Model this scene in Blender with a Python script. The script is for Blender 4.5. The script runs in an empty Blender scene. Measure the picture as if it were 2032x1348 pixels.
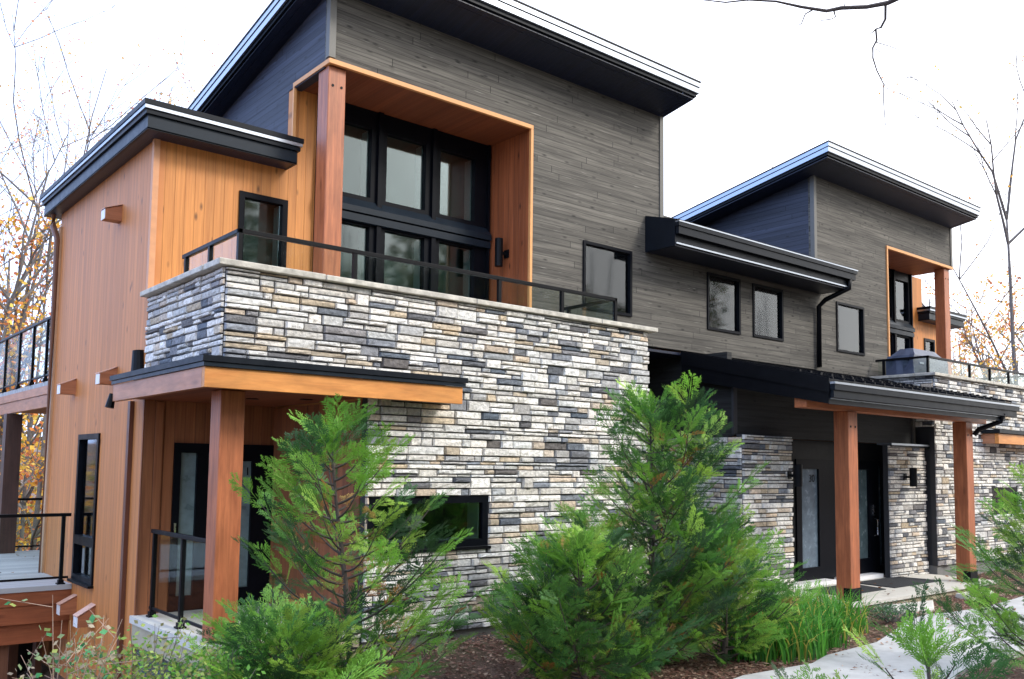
import bpy, bmesh, math, random
import numpy as np
from mathutils import Vector, Matrix
random.seed(7); rng = np.random.default_rng(7)
S = bpy.context.scene; COL = S.collection

# ---------------------------------------------------------------- camera
cam = bpy.data.objects.new('camera', bpy.data.cameras.new('camera')); COL.objects.link(cam)
cam.data.sensor_width = 36; cam.data.lens = 31.655; cam.data.shift_y = 0.0529
cam.data.clip_start = .05; cam.data.clip_end = 2000
R0 = (0.7685922, -0.6396215, 0.0122591); R1 = (0.0613118, 0.0545729, -0.9966256); R2 = (0.6367942, 0.7667504, 0.0811606)
M = Matrix.Identity(4)
for i in range(3):
    M[i][0] = R0[i]; M[i][1] = -R1[i]; M[i][2] = -R2[i]
M[0][3], M[1][3], M[2][3] = 0, 0, 2.0
cam.matrix_world = M; S.camera = cam
S.render.resolution_x = 1024; S.render.resolution_y = 679
S.view_settings.view_transform = 'Standard'; S.view_settings.look = 'None'
S.view_settings.exposure = 0.70; S.view_settings.gamma = 1

# ---------------------------------------------------------------- sky and sun
SUN = Vector((0.42, -0.66, 0.62)).normalized()
elev = math.asin(SUN.z); azim = math.atan2(SUN.x, SUN.y)
w = bpy.data.worlds.new('World'); S.world = w; w.use_nodes = True
nt = w.node_tree; nt.nodes.clear()
def wn(t, **k):
    n = nt.nodes.new(t)
    for a, b in k.items(): setattr(n, a, b)
    return n
sky = wn('ShaderNodeTexSky', sky_type='NISHITA', sun_disc=False, sun_elevation=elev, sun_rotation=azim)
tc = wn('ShaderNodeTexCoord'); dot = wn('ShaderNodeVectorMath', operation='DOT_PRODUCT')
dot.inputs[1].default_value = (0.78, -0.55, 0.25)
nt.links.new(tc.outputs['Generated'], dot.inputs[0])
mr = wn('ShaderNodeMapRange'); mr.inputs[1].default_value = -1; mr.inputs[2].default_value = .9
nt.links.new(dot.outputs['Value'], mr.inputs[0])
ovc = wn('ShaderNodeMix', data_type='RGBA')
ovc.inputs[6].default_value = (6.2, 9.8, 18.5, 1); ovc.inputs[7].default_value = (17.0, 16.6, 16.2, 1)
nt.links.new(mr.outputs[0], ovc.inputs[0])
mx = wn('ShaderNodeMix', data_type='RGBA'); mx.inputs[0].default_value = .88
nt.links.new(sky.outputs[0], mx.inputs[6]); nt.links.new(ovc.outputs[2], mx.inputs[7])
bg = wn('ShaderNodeBackground'); bg.inputs[1].default_value = 0.105
nt.links.new(mx.outputs[2], bg.inputs[0])
wo = wn('ShaderNodeOutputWorld'); nt.links.new(bg.outputs[0], wo.inputs[0])
sl = bpy.data.lights.new('sun', 'SUN'); sl.energy = 1.5; sl.angle = math.radians(14); sl.color = (1, .95, .87)
so = bpy.data.objects.new('sun', sl); COL.objects.link(so)
so.rotation_euler = (-SUN).to_track_quat('-Z', 'Y').to_euler()

# ---------------------------------------------------------------- material helpers
class NT:
    def __init__(s, name):
        s.m = bpy.data.materials.new(name); s.m.use_nodes = True; s.t = s.m.node_tree
        s.b = s.t.nodes['Principled BSDF']; s.o = s.t.nodes['Material Output']
    def n(s, ty, ins=None, **k):
        n = s.t.nodes.new(ty)
        for a, b in k.items(): setattr(n, a, b)
        if ins:
            for a, b in ins.items(): s.set(n.inputs[a], b)
        return n
    def set(s, sock, v):
        if isinstance(v, bpy.types.NodeSocket): s.t.links.new(v, sock)
        elif isinstance(v, bpy.types.Node): s.t.links.new(v.outputs[0], sock)
        else: sock.default_value = v
    def math(s, op, a, b=0.0, c=0.0):
        n = s.n('ShaderNodeMath', operation=op); s.set(n.inputs[0], a); s.set(n.inputs[1], b); s.set(n.inputs[2], c)
        return n.outputs[0]
    def mix(s, f, a, b, blend='MIX'):
        n = s.n('ShaderNodeMix', data_type='RGBA', blend_type=blend)
        s.set(n.inputs[0], f); s.set(n.inputs[6], a); s.set(n.inputs[7], b); return n.outputs[2]
    def ramp(s, v, a, b, o0=0., o1=1.):
        n = s.n('ShaderNodeMapRange', {0: v, 1: a, 2: b, 3: o0, 4: o1}); return n.outputs[0]
    def noise(s, vec, scale, detail=4, rough=.55, dist=0.):
        n = s.n('ShaderNodeTexNoise', {'Vector': vec, 'Scale': scale, 'Detail': detail, 'Roughness': rough, 'Distortion': dist})
        return n.outputs[0]
    def pos(s):
        g = s.n('ShaderNodeNewGeometry'); x = s.n('ShaderNodeSeparateXYZ', {0: g.outputs['Position']}); return g.outputs['Position'], x.outputs
    def comb(s, a, b, c): return s.n('ShaderNodeCombineXYZ', {0: a, 1: b, 2: c}).outputs[0]
    def bump(s, h, st=.4, d=.01):
        s.set(s.b.inputs['Normal'], s.n('ShaderNodeBump', {'Height': h, 'Strength': st, 'Distance': d}).outputs[0])
def rgb(c): return (c[0], c[1], c[2], 1)

def boards(name, across, bw, base, dark, along_scale=1.2, rough=.55, knots=.5, vary=.35, streak=None, groove=.55, dapple=.25):
    """tongue and groove boards; 'across' is the world axis (0,1,2) the boards are counted along"""
    k = NT(name); P, c = k.pos()
    u = c[across]
    if across == 2: v = k.math('ADD', c[0], c[1])
    else: v = c[2]
    t = k.math('DIVIDE', u, bw); idn = k.math('FLOOR', t); fr = k.math('FRACT', t)
    wn_ = k.n('ShaderNodeTexWhiteNoise', {'W': idn}, noise_dimensions='1D')
    r = wn_.outputs['Value']
    off = k.math('MULTIPLY', r, 37.0)
    if across == 2:
        sg_ = k.math('DIVIDE', k.math('ADD', v, off), 2.9); sf = k.math('FRACT', sg_)
        joint = k.ramp(k.math('ABSOLUTE', k.math('SUBTRACT', sf, .5)), .4975, .499, 0., 1.)
        r = k.n('ShaderNodeTexWhiteNoise', {'W': k.math('ADD', k.math('MULTIPLY', k.math('FLOOR', sg_), 13.7), idn)}, noise_dimensions='1D').outputs['Value']
    gv = k.comb(k.math('MULTIPLY', u, 38.0), k.math('MULTIPLY', k.math('ADD', v, off), along_scale), off)
    g1 = k.noise(gv, 1.0, 5, .6, .6)
    gv2 = k.comb(k.math('MULTIPLY', u, 9.0), k.math('MULTIPLY', k.math('ADD', v, off), along_scale * .55), off)
    g2 = k.noise(gv2, 1.0, 3, .5, .3)
    # knots
    kv = k.comb(k.math('MULTIPLY', u, 1 / bw * 1.0), k.math('MULTIPLY', k.math('ADD', v, off), 3.4), 0.0)
    vo = k.n('ShaderNodeTexVoronoi', {'Vector': kv, 'Scale': 1.0, 'Randomness': 1.0})
    kn = k.ramp(vo.outputs['Distance'], .07, .22, 1.0, 0.0)
    kr = k.n('ShaderNodeTexWhiteNoise', {'Vector': vo.outputs['Position']}, noise_dimensions='3D')
    kn = k.math('MULTIPLY', kn, k.math('GREATER_THAN', kr.outputs['Value'], 1 - knots))
    gro = k.ramp(k.math('ABSOLUTE', k.math('SUBTRACT', fr, .5)), .455, .495, 0., 1.)
    if across == 2: gro = k.math('MAXIMUM', gro, joint)
    colr = k.mix(k.ramp(g1, .32, .72), rgb(base), rgb(dark))
    tint = k.ramp(r, 0, 1, 1 - vary, 1 + vary * .35)
    tint = k.math('MULTIPLY', tint, k.ramp(g2, .3, .7, 1 - dapple, 1 + dapple * .6))
    colr = k.mix(1.0, colr, k.n('ShaderNodeCombineColor', {0: tint, 1: tint, 2: tint}).outputs[0], 'MULTIPLY')
    if streak:
        sv = k.comb(k.math('MULTIPLY', u, 60.0), k.math('MULTIPLY', k.math('ADD', v, off), 3.0), 0.0)
        sp = k.ramp(k.noise(sv, 1.0, 2, .5), .66, .76, 0, .55)
        colr = k.mix(sp, colr, rgb(streak))
    colr = k.mix(k.math('MULTIPLY', kn, .85), colr, rgb([x * .22 for x in dark]))
    colr = k.mix(k.math('MULTIPLY', gro, groove), colr, rgb([x * .15 for x in dark]))
    k.set(k.b.inputs['Base Color'], colr); k.b.inputs['Roughness'].default_value = rough
    k.bump(k.math('SUBTRACT', k.math('MULTIPLY', g1, .25), gro), .5, .006)
    return k.m

def timber(name, base, dark, axis=2, rough=.45, scale=30, knots=.35):
    k = NT(name); P, c = k.pos()
    m_ = [scale, scale, scale]; m_[axis] = 1.6
    v = k.comb(k.math('MULTIPLY', c[0], m_[0]), k.math('MULTIPLY', c[1], m_[1]), k.math('MULTIPLY', c[2], m_[2]))
    g = k.noise(v, 1.0, 5, .6, .8)
    m2 = [7.] * 3; m2[axis] = 2.2
    v2 = k.comb(k.math('MULTIPLY', c[0], m2[0]), k.math('MULTIPLY', c[1], m2[1]), k.math('MULTIPLY', c[2], m2[2]))
    g2 = k.noise(v2, 1.0, 4, .6, .4)
    vo = k.n('ShaderNodeTexVoronoi', {'Vector': v2, 'Scale': .9})
    kn = k.ramp(vo.outputs['Distance'], .06, .24, 1, 0)
    kr = k.n('ShaderNodeTexWhiteNoise', {'Vector': vo.outputs['Position']}, noise_dimensions='3D')
    kn = k.math('MULTIPLY', kn, k.math('GREATER_THAN', kr.outputs['Value'], 1 - knots))
    colr = k.mix(k.ramp(g, .3, .75), rgb(base), rgb(dark))
    t = k.ramp(g2, .3, .7, .78, 1.15)
    colr = k.mix(1.0, colr, k.n('ShaderNodeCombineColor', {0: t, 1: t, 2: t}).outputs[0], 'MULTIPLY')
    colr = k.mix(k.math('MULTIPLY', kn, .6), colr, rgb([x * .45 for x in dark]))
    k.set(k.b.inputs['Base Color'], colr); k.b.inputs['Roughness'].default_value = rough
    k.bump(g, .35, .004); return k.m

def plain(name, c, rough=.5, metal=0., noise=.12, nscale=8., bump=0., spec=None, coat=0.):
    k = NT(name); P, _ = k.pos(); n = k.noise(P, nscale, 5, .6)
    t = k.ramp(n, .25, .75, 1 - noise, 1 + noise)
    k.set(k.b.inputs['Base Color'], k.mix(1.0, rgb(c), k.n('ShaderNodeCombineColor', {0: t, 1: t, 2: t}).outputs[0], 'MULTIPLY'))
    k.set(k.b.inputs['Roughness'], k.ramp(n, .2, .8, max(rough - .08, .02), rough + .08)); k.b.inputs['Metallic'].default_value = metal
    if spec is not None: k.b.inputs['Specular IOR Level'].default_value = spec
    if coat: k.b.inputs['Coat Weight'].default_value = coat; k.b.inputs['Coat Roughness'].default_value = .15
    if bump: k.bump(k.noise(P, nscale * 6, 5, .65), bump, .01)
    return k.m

def vcol(name, rough=.7, noise=.25, nscale=30., bump=.5, bdist=.01, trans=0., spec=.3):
    """colour carried by each stone, leaf or blade, broken up by a fine grain"""
    k = NT(name); P, _ = k.pos(); a = k.n('ShaderNodeAttribute', attribute_name='Col')
    n = k.noise(P, nscale, 6, .65)
    t = k.ramp(n, .25, .75, 1 - noise, 1 + noise)
    c = k.mix(1.0, a.outputs['Color'], k.n('ShaderNodeCombineColor', {0: t, 1: t, 2: t}).outputs[0], 'MULTIPLY')
    k.set(k.b.inputs['Base Color'], c); k.b.inputs['Roughness'].default_value = rough
    k.b.inputs['Specular IOR Level'].default_value = spec
    if bump: k.bump(n, bump, bdist)
    if trans:
        tr = k.n('ShaderNodeBsdfTranslucent', {'Color': c})
        ms = k.n('ShaderNodeMixShader', {0: trans, 1: k.b.outputs[0], 2: tr.outputs[0]})
        k.t.links.new(ms.outputs[0], k.o.inputs[0])
    return k.m

def glass(name, tint=(.80, .86, .85), refl=1.0):
    k = NT(name); k.t.nodes.remove(k.b)
    tr = k.n('ShaderNodeBsdfTransparent', {'Color': rgb(tint)}); gl = k.n('ShaderNodeBsdfGlossy', {'Roughness': .045, 'Color': rgb((.93, .97, 1))})
    fr = k.n('ShaderNodeFresnel', {'IOR': 1.52}); f = k.math('MULTIPLY', fr.outputs[0], refl)
    f = k.math('MINIMUM', f, 1.0)
    ms = k.n('ShaderNodeMixShader', {0: f, 1: tr.outputs[0], 2: gl.outputs[0]})
    k.t.links.new(ms.outputs[0], k.o.inputs[0]); return k.m

ORA, ORD = (.70, .285, .070), (.52, .185, .040)
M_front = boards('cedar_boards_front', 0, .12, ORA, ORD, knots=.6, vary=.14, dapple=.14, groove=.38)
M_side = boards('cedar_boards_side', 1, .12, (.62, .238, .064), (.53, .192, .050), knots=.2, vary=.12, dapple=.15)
M_recess = boards('cedar_boards_recess_shaded', 1, .12, (.42, .125, .042), (.27, .07, .022), knots=.3, vary=.25)  # darker cedar: the shade on the recess side walls put into the colour
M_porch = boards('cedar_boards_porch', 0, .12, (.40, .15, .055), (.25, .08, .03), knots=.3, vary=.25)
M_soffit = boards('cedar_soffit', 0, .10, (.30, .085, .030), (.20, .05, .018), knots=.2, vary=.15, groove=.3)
M_sid = boards('charcoal_siding', 2, .098, (.158, .146, .122), (.055, .050, .043), along_scale=1.1, rough=.75, knots=.9, vary=.24, streak=(.40, .38, .33), groove=1.0, dapple=.32)
M_sidd = boards('charcoal_siding_shaded', 2, .096, (.052, .060, .090), (.024, .028, .046), along_scale=.85, rough=.6, knots=.6, vary=.3, groove=.8, dapple=.35)  # left faces: same siding with their bluish shade put into the colour
M_sidk = boards('shaded_siding', 2, .096, (.030, .031, .030), (.012, .012, .012), along_scale=.85, rough=.75, knots=.5, vary=.25, groove=.7)  # siding with the deep shade under the entry roof painted in
M_trimd = plain('siding_trim', (.13, .125, .11), .5)
M_post = timber('stained_post', (.50, .165, .065), (.25, .07, .028))
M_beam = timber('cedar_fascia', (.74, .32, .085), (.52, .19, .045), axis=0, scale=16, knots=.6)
M_beamy = timber('cedar_fascia_shaded', (.52, .24, .13), (.36, .15, .075), axis=1, scale=16, knots=.5)  # same cedar fascia, duller: shade of the left-facing side is in the colour
M_red = timber('stained_beam', (.50, .17, .06), (.32, .09, .035), axis=0)
M_ltrim = plain('cedar_trim', (.72, .34, .12), .5, noise=.1)
M_blk = plain('black_metal', (.005, .0055, .007), .42, noise=.2, spec=.14)
M_fas = plain('black_fascia', (.007, .010, .015), .42, noise=.15, spec=.16)
M_fasm = plain('bright_drip_metal', (.42, .46, .52), .34, metal=.85, noise=.08)
M_slate = plain('slate_fascia', (.009, .016, .025), .40, noise=.12, spec=.22)
M_navy = boards('dark_soffit', 0, .10, (.010, .016, .042), (.007, .011, .03), knots=0., vary=.1, groove=.6, rough=.4)
M_frame = plain('black_frame', (.004, .005, .008), .38, noise=.1, spec=.10)
M_room = plain('pale_reflection_backing', (.62, .74, .73), .9, noise=.12, nscale=1.5)  # no real blind: pale backing carries the sky reflected in the glass
M_roomg = plain('green_reflection_backing', (.19, .25, .235), .9, noise=.15, nscale=1.5)  # no real blind: grey-green backing carries the trees reflected in the glass
M_roomd = plain('room_dark', (.02, .03, .03), .9)
M_jamb = plain('white_jamb', (.75, .84, .88), .6, noise=.03)
M_glass = glass('window_glass', (.72, .80, .78), 1.25)
M_rglass = glass('rail_glass', (.90, .93, .91), .16)
M_conc = plain('concrete', (.20, .20, .19), .85, noise=.18, nscale=5, bump=.25)
M_slab = plain('pale_slab', (.56, .54, .48), .8, noise=.10, nscale=6, bump=.15)
M_edge = plain('sand_edge', (.40, .35, .24), .85, noise=.2, nscale=7, bump=.3)
M_found = plain('foundation', (.16, .165, .16), .85, noise=.25, nscale=4, bump=.3)
M_deckb = boards('grey_deck', 1, .14, (.50, .52, .52), (.36, .38, .39), knots=.1, vary=.12, rough=.7)
M_mort = plain('mortar', (.035, .036, .040), .9)
M_stone = vcol('ledge_stone', .85, .42, 22, 1.0, .022)
M_cap = plain('cap_stone', (.52, .49, .42), .8, noise=.38, nscale=9, bump=.7)
M_bark = plain('bark', (.075, .060, .050), .9, noise=.35, nscale=14, bump=.6)
M_barkg = plain('grey_bark', (.14, .125, .115), .9, noise=.35, nscale=10, bump=.5)
M_leaf = vcol('leaves', .55, .15, 20, 0, trans=.45)
M_ced = vcol('cedar_foliage', .5, .12, 20, 0, trans=.38, spec=.4)
M_mat = plain('door_mat', (.022, .024, .028), .9, noise=.3, nscale=60, bump=.4)
M_steel = plain('steel', (.65, .65, .66), .25, metal=1., noise=.05)
M_white = plain('white_sill', (.80, .80, .80), .5, noise=.04)
M_cover = plain('grill_cover_fabric', (.055, .070, .115), .45, noise=.2, nscale=5, bump=.2)
M_rock = plain('rock', (.24, .26, .29), .85, noise=.45, nscale=9, bump=.8)

# ---------------------------------------------------------------- object helpers
def tag(o, label=None, cat=None, group=None, kind=None):
    if label: o['label'] = label
    if cat: o['category'] = cat
    if group: o['group'] = group
    if kind: o['kind'] = kind
    return o
ORG = {}
def thing(name, label, cat, loc=(0, 0, 0), group=None):
    o = bpy.data.objects.new(name, None); COL.objects.link(o); o.location = loc; ORG[o.name] = Vector(loc)
    return tag(o, label, cat, group)
class MB:
    def __init__(s): s.v = []; s.f = []; s.c = []
    def poly(s, pts, c=None):
        n = len(s.v); s.v += [tuple(p) for p in pts]; s.f.append(tuple(range(n, n + len(pts)))); s.c.append(c)
    def hexa(s, p, c=None):   # p: 8 corners, 0-3 bottom loop, 4-7 top loop
        n = len(s.v); s.v += [tuple(q) for q in p]
        for f in ((0, 3, 2, 1), (4, 5, 6, 7), (0, 1, 5, 4), (1, 2, 6, 5), (2, 3, 7, 6), (3, 0, 4, 7)):
            s.f.append(tuple(n + i for i in f)); s.c.append(c)
        return s
    def box(s, x0, y0, z0, x1, y1, z1, c=None):
        if x0 > x1: x0, x1 = x1, x0
        if y0 > y1: y0, y1 = y1, y0
        if z0 > z1: z0, z1 = z1, z0
        return s.hexa([(x0, y0, z0), (x1, y0, z0), (x1, y1, z0), (x0, y1, z0), (x0, y0, z1), (x1, y0, z1), (x1, y1, z1), (x0, y1, z1)], c)
    def slopebox(s, x0, x1, y0, y1, zb0, zt0, zb1, zt1):   # heights at y0 and y1
        return s.hexa([(x0, y0, zb0), (x1, y0, zb0), (x1, y1, zb1), (x0, y1, zb1), (x0, y0, zt0), (x1, y0, zt0), (x1, y1, zt1), (x0, y1, zt1)])
    def tube(s, pts, rad, n=6, c=None, cap=True):
        pts = [Vector(p) for p in pts]; base = len(s.v); K = len(pts)
        if not hasattr(rad, '__len__'): rad = [rad] * K
        up = Vector((0, 0, 1))
        for i, p in enumerate(pts):
            d = (pts[min(i + 1, K - 1)] - pts[max(i - 1, 0)]).normalized()
            a = d.cross(up)
            if a.length < 1e-3: a = d.cross(Vector((0, 1, 0)))
            a.normalize(); b = d.cross(a)
            for j in range(n):
                t = 2 * math.pi * j / n; s.v.append(tuple(p + (a * math.cos(t) + b * math.sin(t)) * rad[i]))
        for i in range(K - 1):
            for j in range(n):
                j2 = (j + 1) % n
                s.f.append((base + i * n + j, base + i * n + j2, base + (i + 1) * n + j2, base + (i + 1) * n + j)); s.c.append(c)
        if cap:
            s.f.append(tuple(base + j for j in range(n))[::-1]); s.c.append(c)
            s.f.append(tuple(base + (K - 1) * n + j for j in range(n))); s.c.append(c)
        return s
    def build(s, name, mat, parent=None, bevel=0., smooth=False, solid=0.):
        me = bpy.data.meshes.new(name); o = bpy.data.objects.new(name, me); COL.objects.link(o)
        off = Vector((0, 0, 0))
        if parent is not None:
            off = ORG.get(parent.name, Vector((0, 0, 0))); o.parent = parent
        ORG[o.name] = off
        V = [(a - off.x, b - off.y, c - off.z) for a, b, c in s.v]
        me.from_pydata(V, [], s.f); me.update()
        bm = bmesh.new(); bm.from_mesh(me); bmesh.ops.recalc_face_normals(bm, faces=bm.faces); bm.to_mesh(me); bm.free()
        if any(c is not None for c in s.c):
            att = me.color_attributes.new('Col', 'FLOAT_COLOR', 'CORNER'); buf = []
            for f, c in zip(s.f, s.c): buf += list(rgb(c or (.5, .5, .5))) * len(f)
            att.data.foreach_set('color', buf)
        me.materials.append(mat)
        if smooth: me.polygons.foreach_set('use_smooth', [True] * len(me.polygons))
        if bevel:
            m = o.modifiers.new('bevel', 'BEVEL'); m.width = bevel; m.segments = 2; m.limit_method = 'ANGLE'
        if solid:
            m = o.modifiers.new('solid', 'SOLIDIFY'); m.thickness = solid; m.offset = -1
        return o
def np_mesh(name, V, F, C, mat, parent=None, label=None):
    """big leaf meshes: V (n,3), F (m,k) faces, C (m,3) face colours"""
    me = bpy.data.meshes.new(name); o = bpy.data.objects.new(name, me); COL.objects.link(o)
    off = Vector((0, 0, 0))
    if parent is not None: off = ORG.get(parent.name, off); o.parent = parent
    ORG[o.name] = off
    V = np.asarray(V, np.float32) - np.array(off, np.float32); F = np.asarray(F, np.int32); k = F.shape[1]
    me.vertices.add(len(V)); me.vertices.foreach_set('co', V.ravel())
    me.loops.add(F.size); me.loops.foreach_set('vertex_index', F.ravel())
    me.polygons.add(len(F)); me.polygons.foreach_set('loop_start', np.arange(0, F.size, k, dtype=np.int32))
    me.update(calc_edges=True)
    att = me.color_attributes.new('Col', 'FLOAT_COLOR', 'CORNER')
    cc = np.ones((len(F), k, 4), np.float32); cc[:, :, :3] = np.asarray(C, np.float32)[:, None, :]
    att.data.foreach_set('color', cc.ravel()); me.materials.append(mat)
    return o
def struct(name, mb, mat): return tag(mb.build(name, mat), kind='structure')

# frames: u along the wall, d into the wall, z up
def TF(Y): return lambda u, d, z: (u, Y + d, z)          # front walls, face -Y
def TL(X): return lambda u, d, z: (X + d, -u, z)         # left walls, face -X, u = -Y
def tb(mb, T, u0, u1, d0, d1, z0, z1, c=None):
    p = [T(u0, d0, z0), T(u1, d0, z0), T(u1, d1, z0), T(u0, d1, z0), T(u0, d0, z1), T(u1, d0, z1), T(u1, d1, z1), T(u0, d1, z1)]
    mb.hexa(p, c)

def wall(name, T, u0, u1, z0, z1, holes, mat, parent, th=.12, zt=None, z_side=None):
    """thick wall with rectangular openings; zt(u) gives a sloped top"""
    us = sorted({u0, u1} | {h[0] for h in holes} | {h[1] for h in holes}); us = [u for u in us if u0 <= u <= u1]
    zs = sorted({z0, z1} | {h[2] for h in holes} | {h[3] for h in holes}); zs = [z for z in zs if z0 <= z <= z1]
    mb = MB()
    for i in range(len(us) - 1):
        for j in range(len(zs) - 1):
            a, b, c, d = us[i], us[i + 1], zs[j], zs[j + 1]
            m = ((a + b) / 2, (c + d) / 2)
            if any(h[0] < m[0] < h[1] and h[2] < m[1] < h[3] for h in holes): continue
            ta, tb_ = d, d
            if zt and j == len(zs) - 2: ta, tb_ = zt(a), zt(b)
            p = [T(a, 0, c), T(b, 0, c), T(b, th, c), T(a, th, c), T(a, 0, ta), T(b, 0, tb_), T(b, th, tb_), T(a, th, ta)]
            mb.hexa(p)
    # drop the inner faces shared by neighbouring cells
    o = mb.build(name, mat, parent)
    bm = bmesh.new(); bm.from_mesh(o.data); bmesh.ops.remove_doubles(bm, verts=bm.verts, dist=1e-4)
    kill = []; seen = {}
    for f in bm.faces:
        key = tuple(sorted(v.index for v in f.verts))
        if key in seen: kill += [f, seen[key]]
        seen[key] = f
    bmesh.ops.delete(bm, geom=list(set(kill)), context='FACES_ONLY')
    bmesh.ops.recalc_face_normals(bm, faces=bm.faces); bm.to_mesh(o.data); bm.free()
    return o

def window(T, u0, u1, z0, z1, parent, fw=.055, proud=.025, panes=None, sill=False, depth=.34, name='window', jamb=.10, label=None, refl=None, room=None):
    """frame with its panes, the white jamb behind the glass and the dim room"""
    f = MB()
    if panes is None: panes = [(u0 + fw, u1 - fw, z0 + fw, z1 - fw)]
    us = sorted({u0, u1} | {p[0] for p in panes} | {p[1] for p in panes}); zs = sorted({z0, z1} | {p[2] for p in panes} | {p[3] for p in panes})
    for i in range(len(us) - 1):
        for j in range(len(zs) - 1):
            m = ((us[i] + us[i + 1]) / 2, (zs[j] + zs[j + 1]) / 2)
            if any(p[0] < m[0] < p[1] and p[2] < m[1] < p[3] for p in panes): continue
            tb(f, T, us[i], us[i + 1], -proud, .07, zs[j], zs[j + 1])
    fr = f.build(name, M_frame, parent)
    bm = bmesh.new(); bm.from_mesh(fr.data); bmesh.ops.remove_doubles(bm, verts=bm.verts, dist=1e-4)
    kill = []; seen = {}
    for q in bm.faces:
        key = tuple(sorted(v.index for v in q.verts))
        if key in seen: kill += [q, seen[key]]
        seen[key] = q
    bmesh.ops.delete(bm, geom=list(set(kill)), context='FACES_ONLY'); bm.to_mesh(fr.data); bm.free()
    if label: fr['label'] = label
    for p in panes:
        g = MB(); tb(g, T, p[0] - .004, p[1] + .004, .030, .036, p[2] - .004, p[3] + .004); g.build('pane', refl or M_glass, fr)
        if jamb:
            j = MB(); tb(j, T, p[1] - .012, p[1], .072, .072 + jamb * 1.5, p[2], p[3]); tb(j, T, p[0], p[1] - .014, .072, .072 + jamb, p[2], p[2] + .012); j.build('jamb', M_jamb, fr)
    r = MB(); a, b, c, d = u0 + .01, u1 - .01, z0 + .01, z1 - .01
    def q(*ps): r.poly([T(*x) for x in ps])
    D0, D1 = .074 + jamb * 1.5, depth
    q((a, D1, c), (b, D1, c), (b, D1, d), (a, D1, d)); q((a, D0, c), (a, D1, c), (a, D1, d), (a, D0, d)); q((b, D0, c), (b, D1, c), (b, D1, d), (b, D0, d))
    q((a, D0, c), (b, D0, c), (b, D1, c), (a, D1, c)); q((a, D0, d), (b, D0, d), (b, D1, d), (a, D1, d))
    r.build('interior', room or M_room, fr)
    if sill:
        s_ = MB(); tb(s_, T, u0 - .02, u1 + .02, -proud - .045, .0, z0 - .035, z0 - .003); s_.build('sill', M_white if sill == 'w' else M_blk, fr)
    return fr

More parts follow.
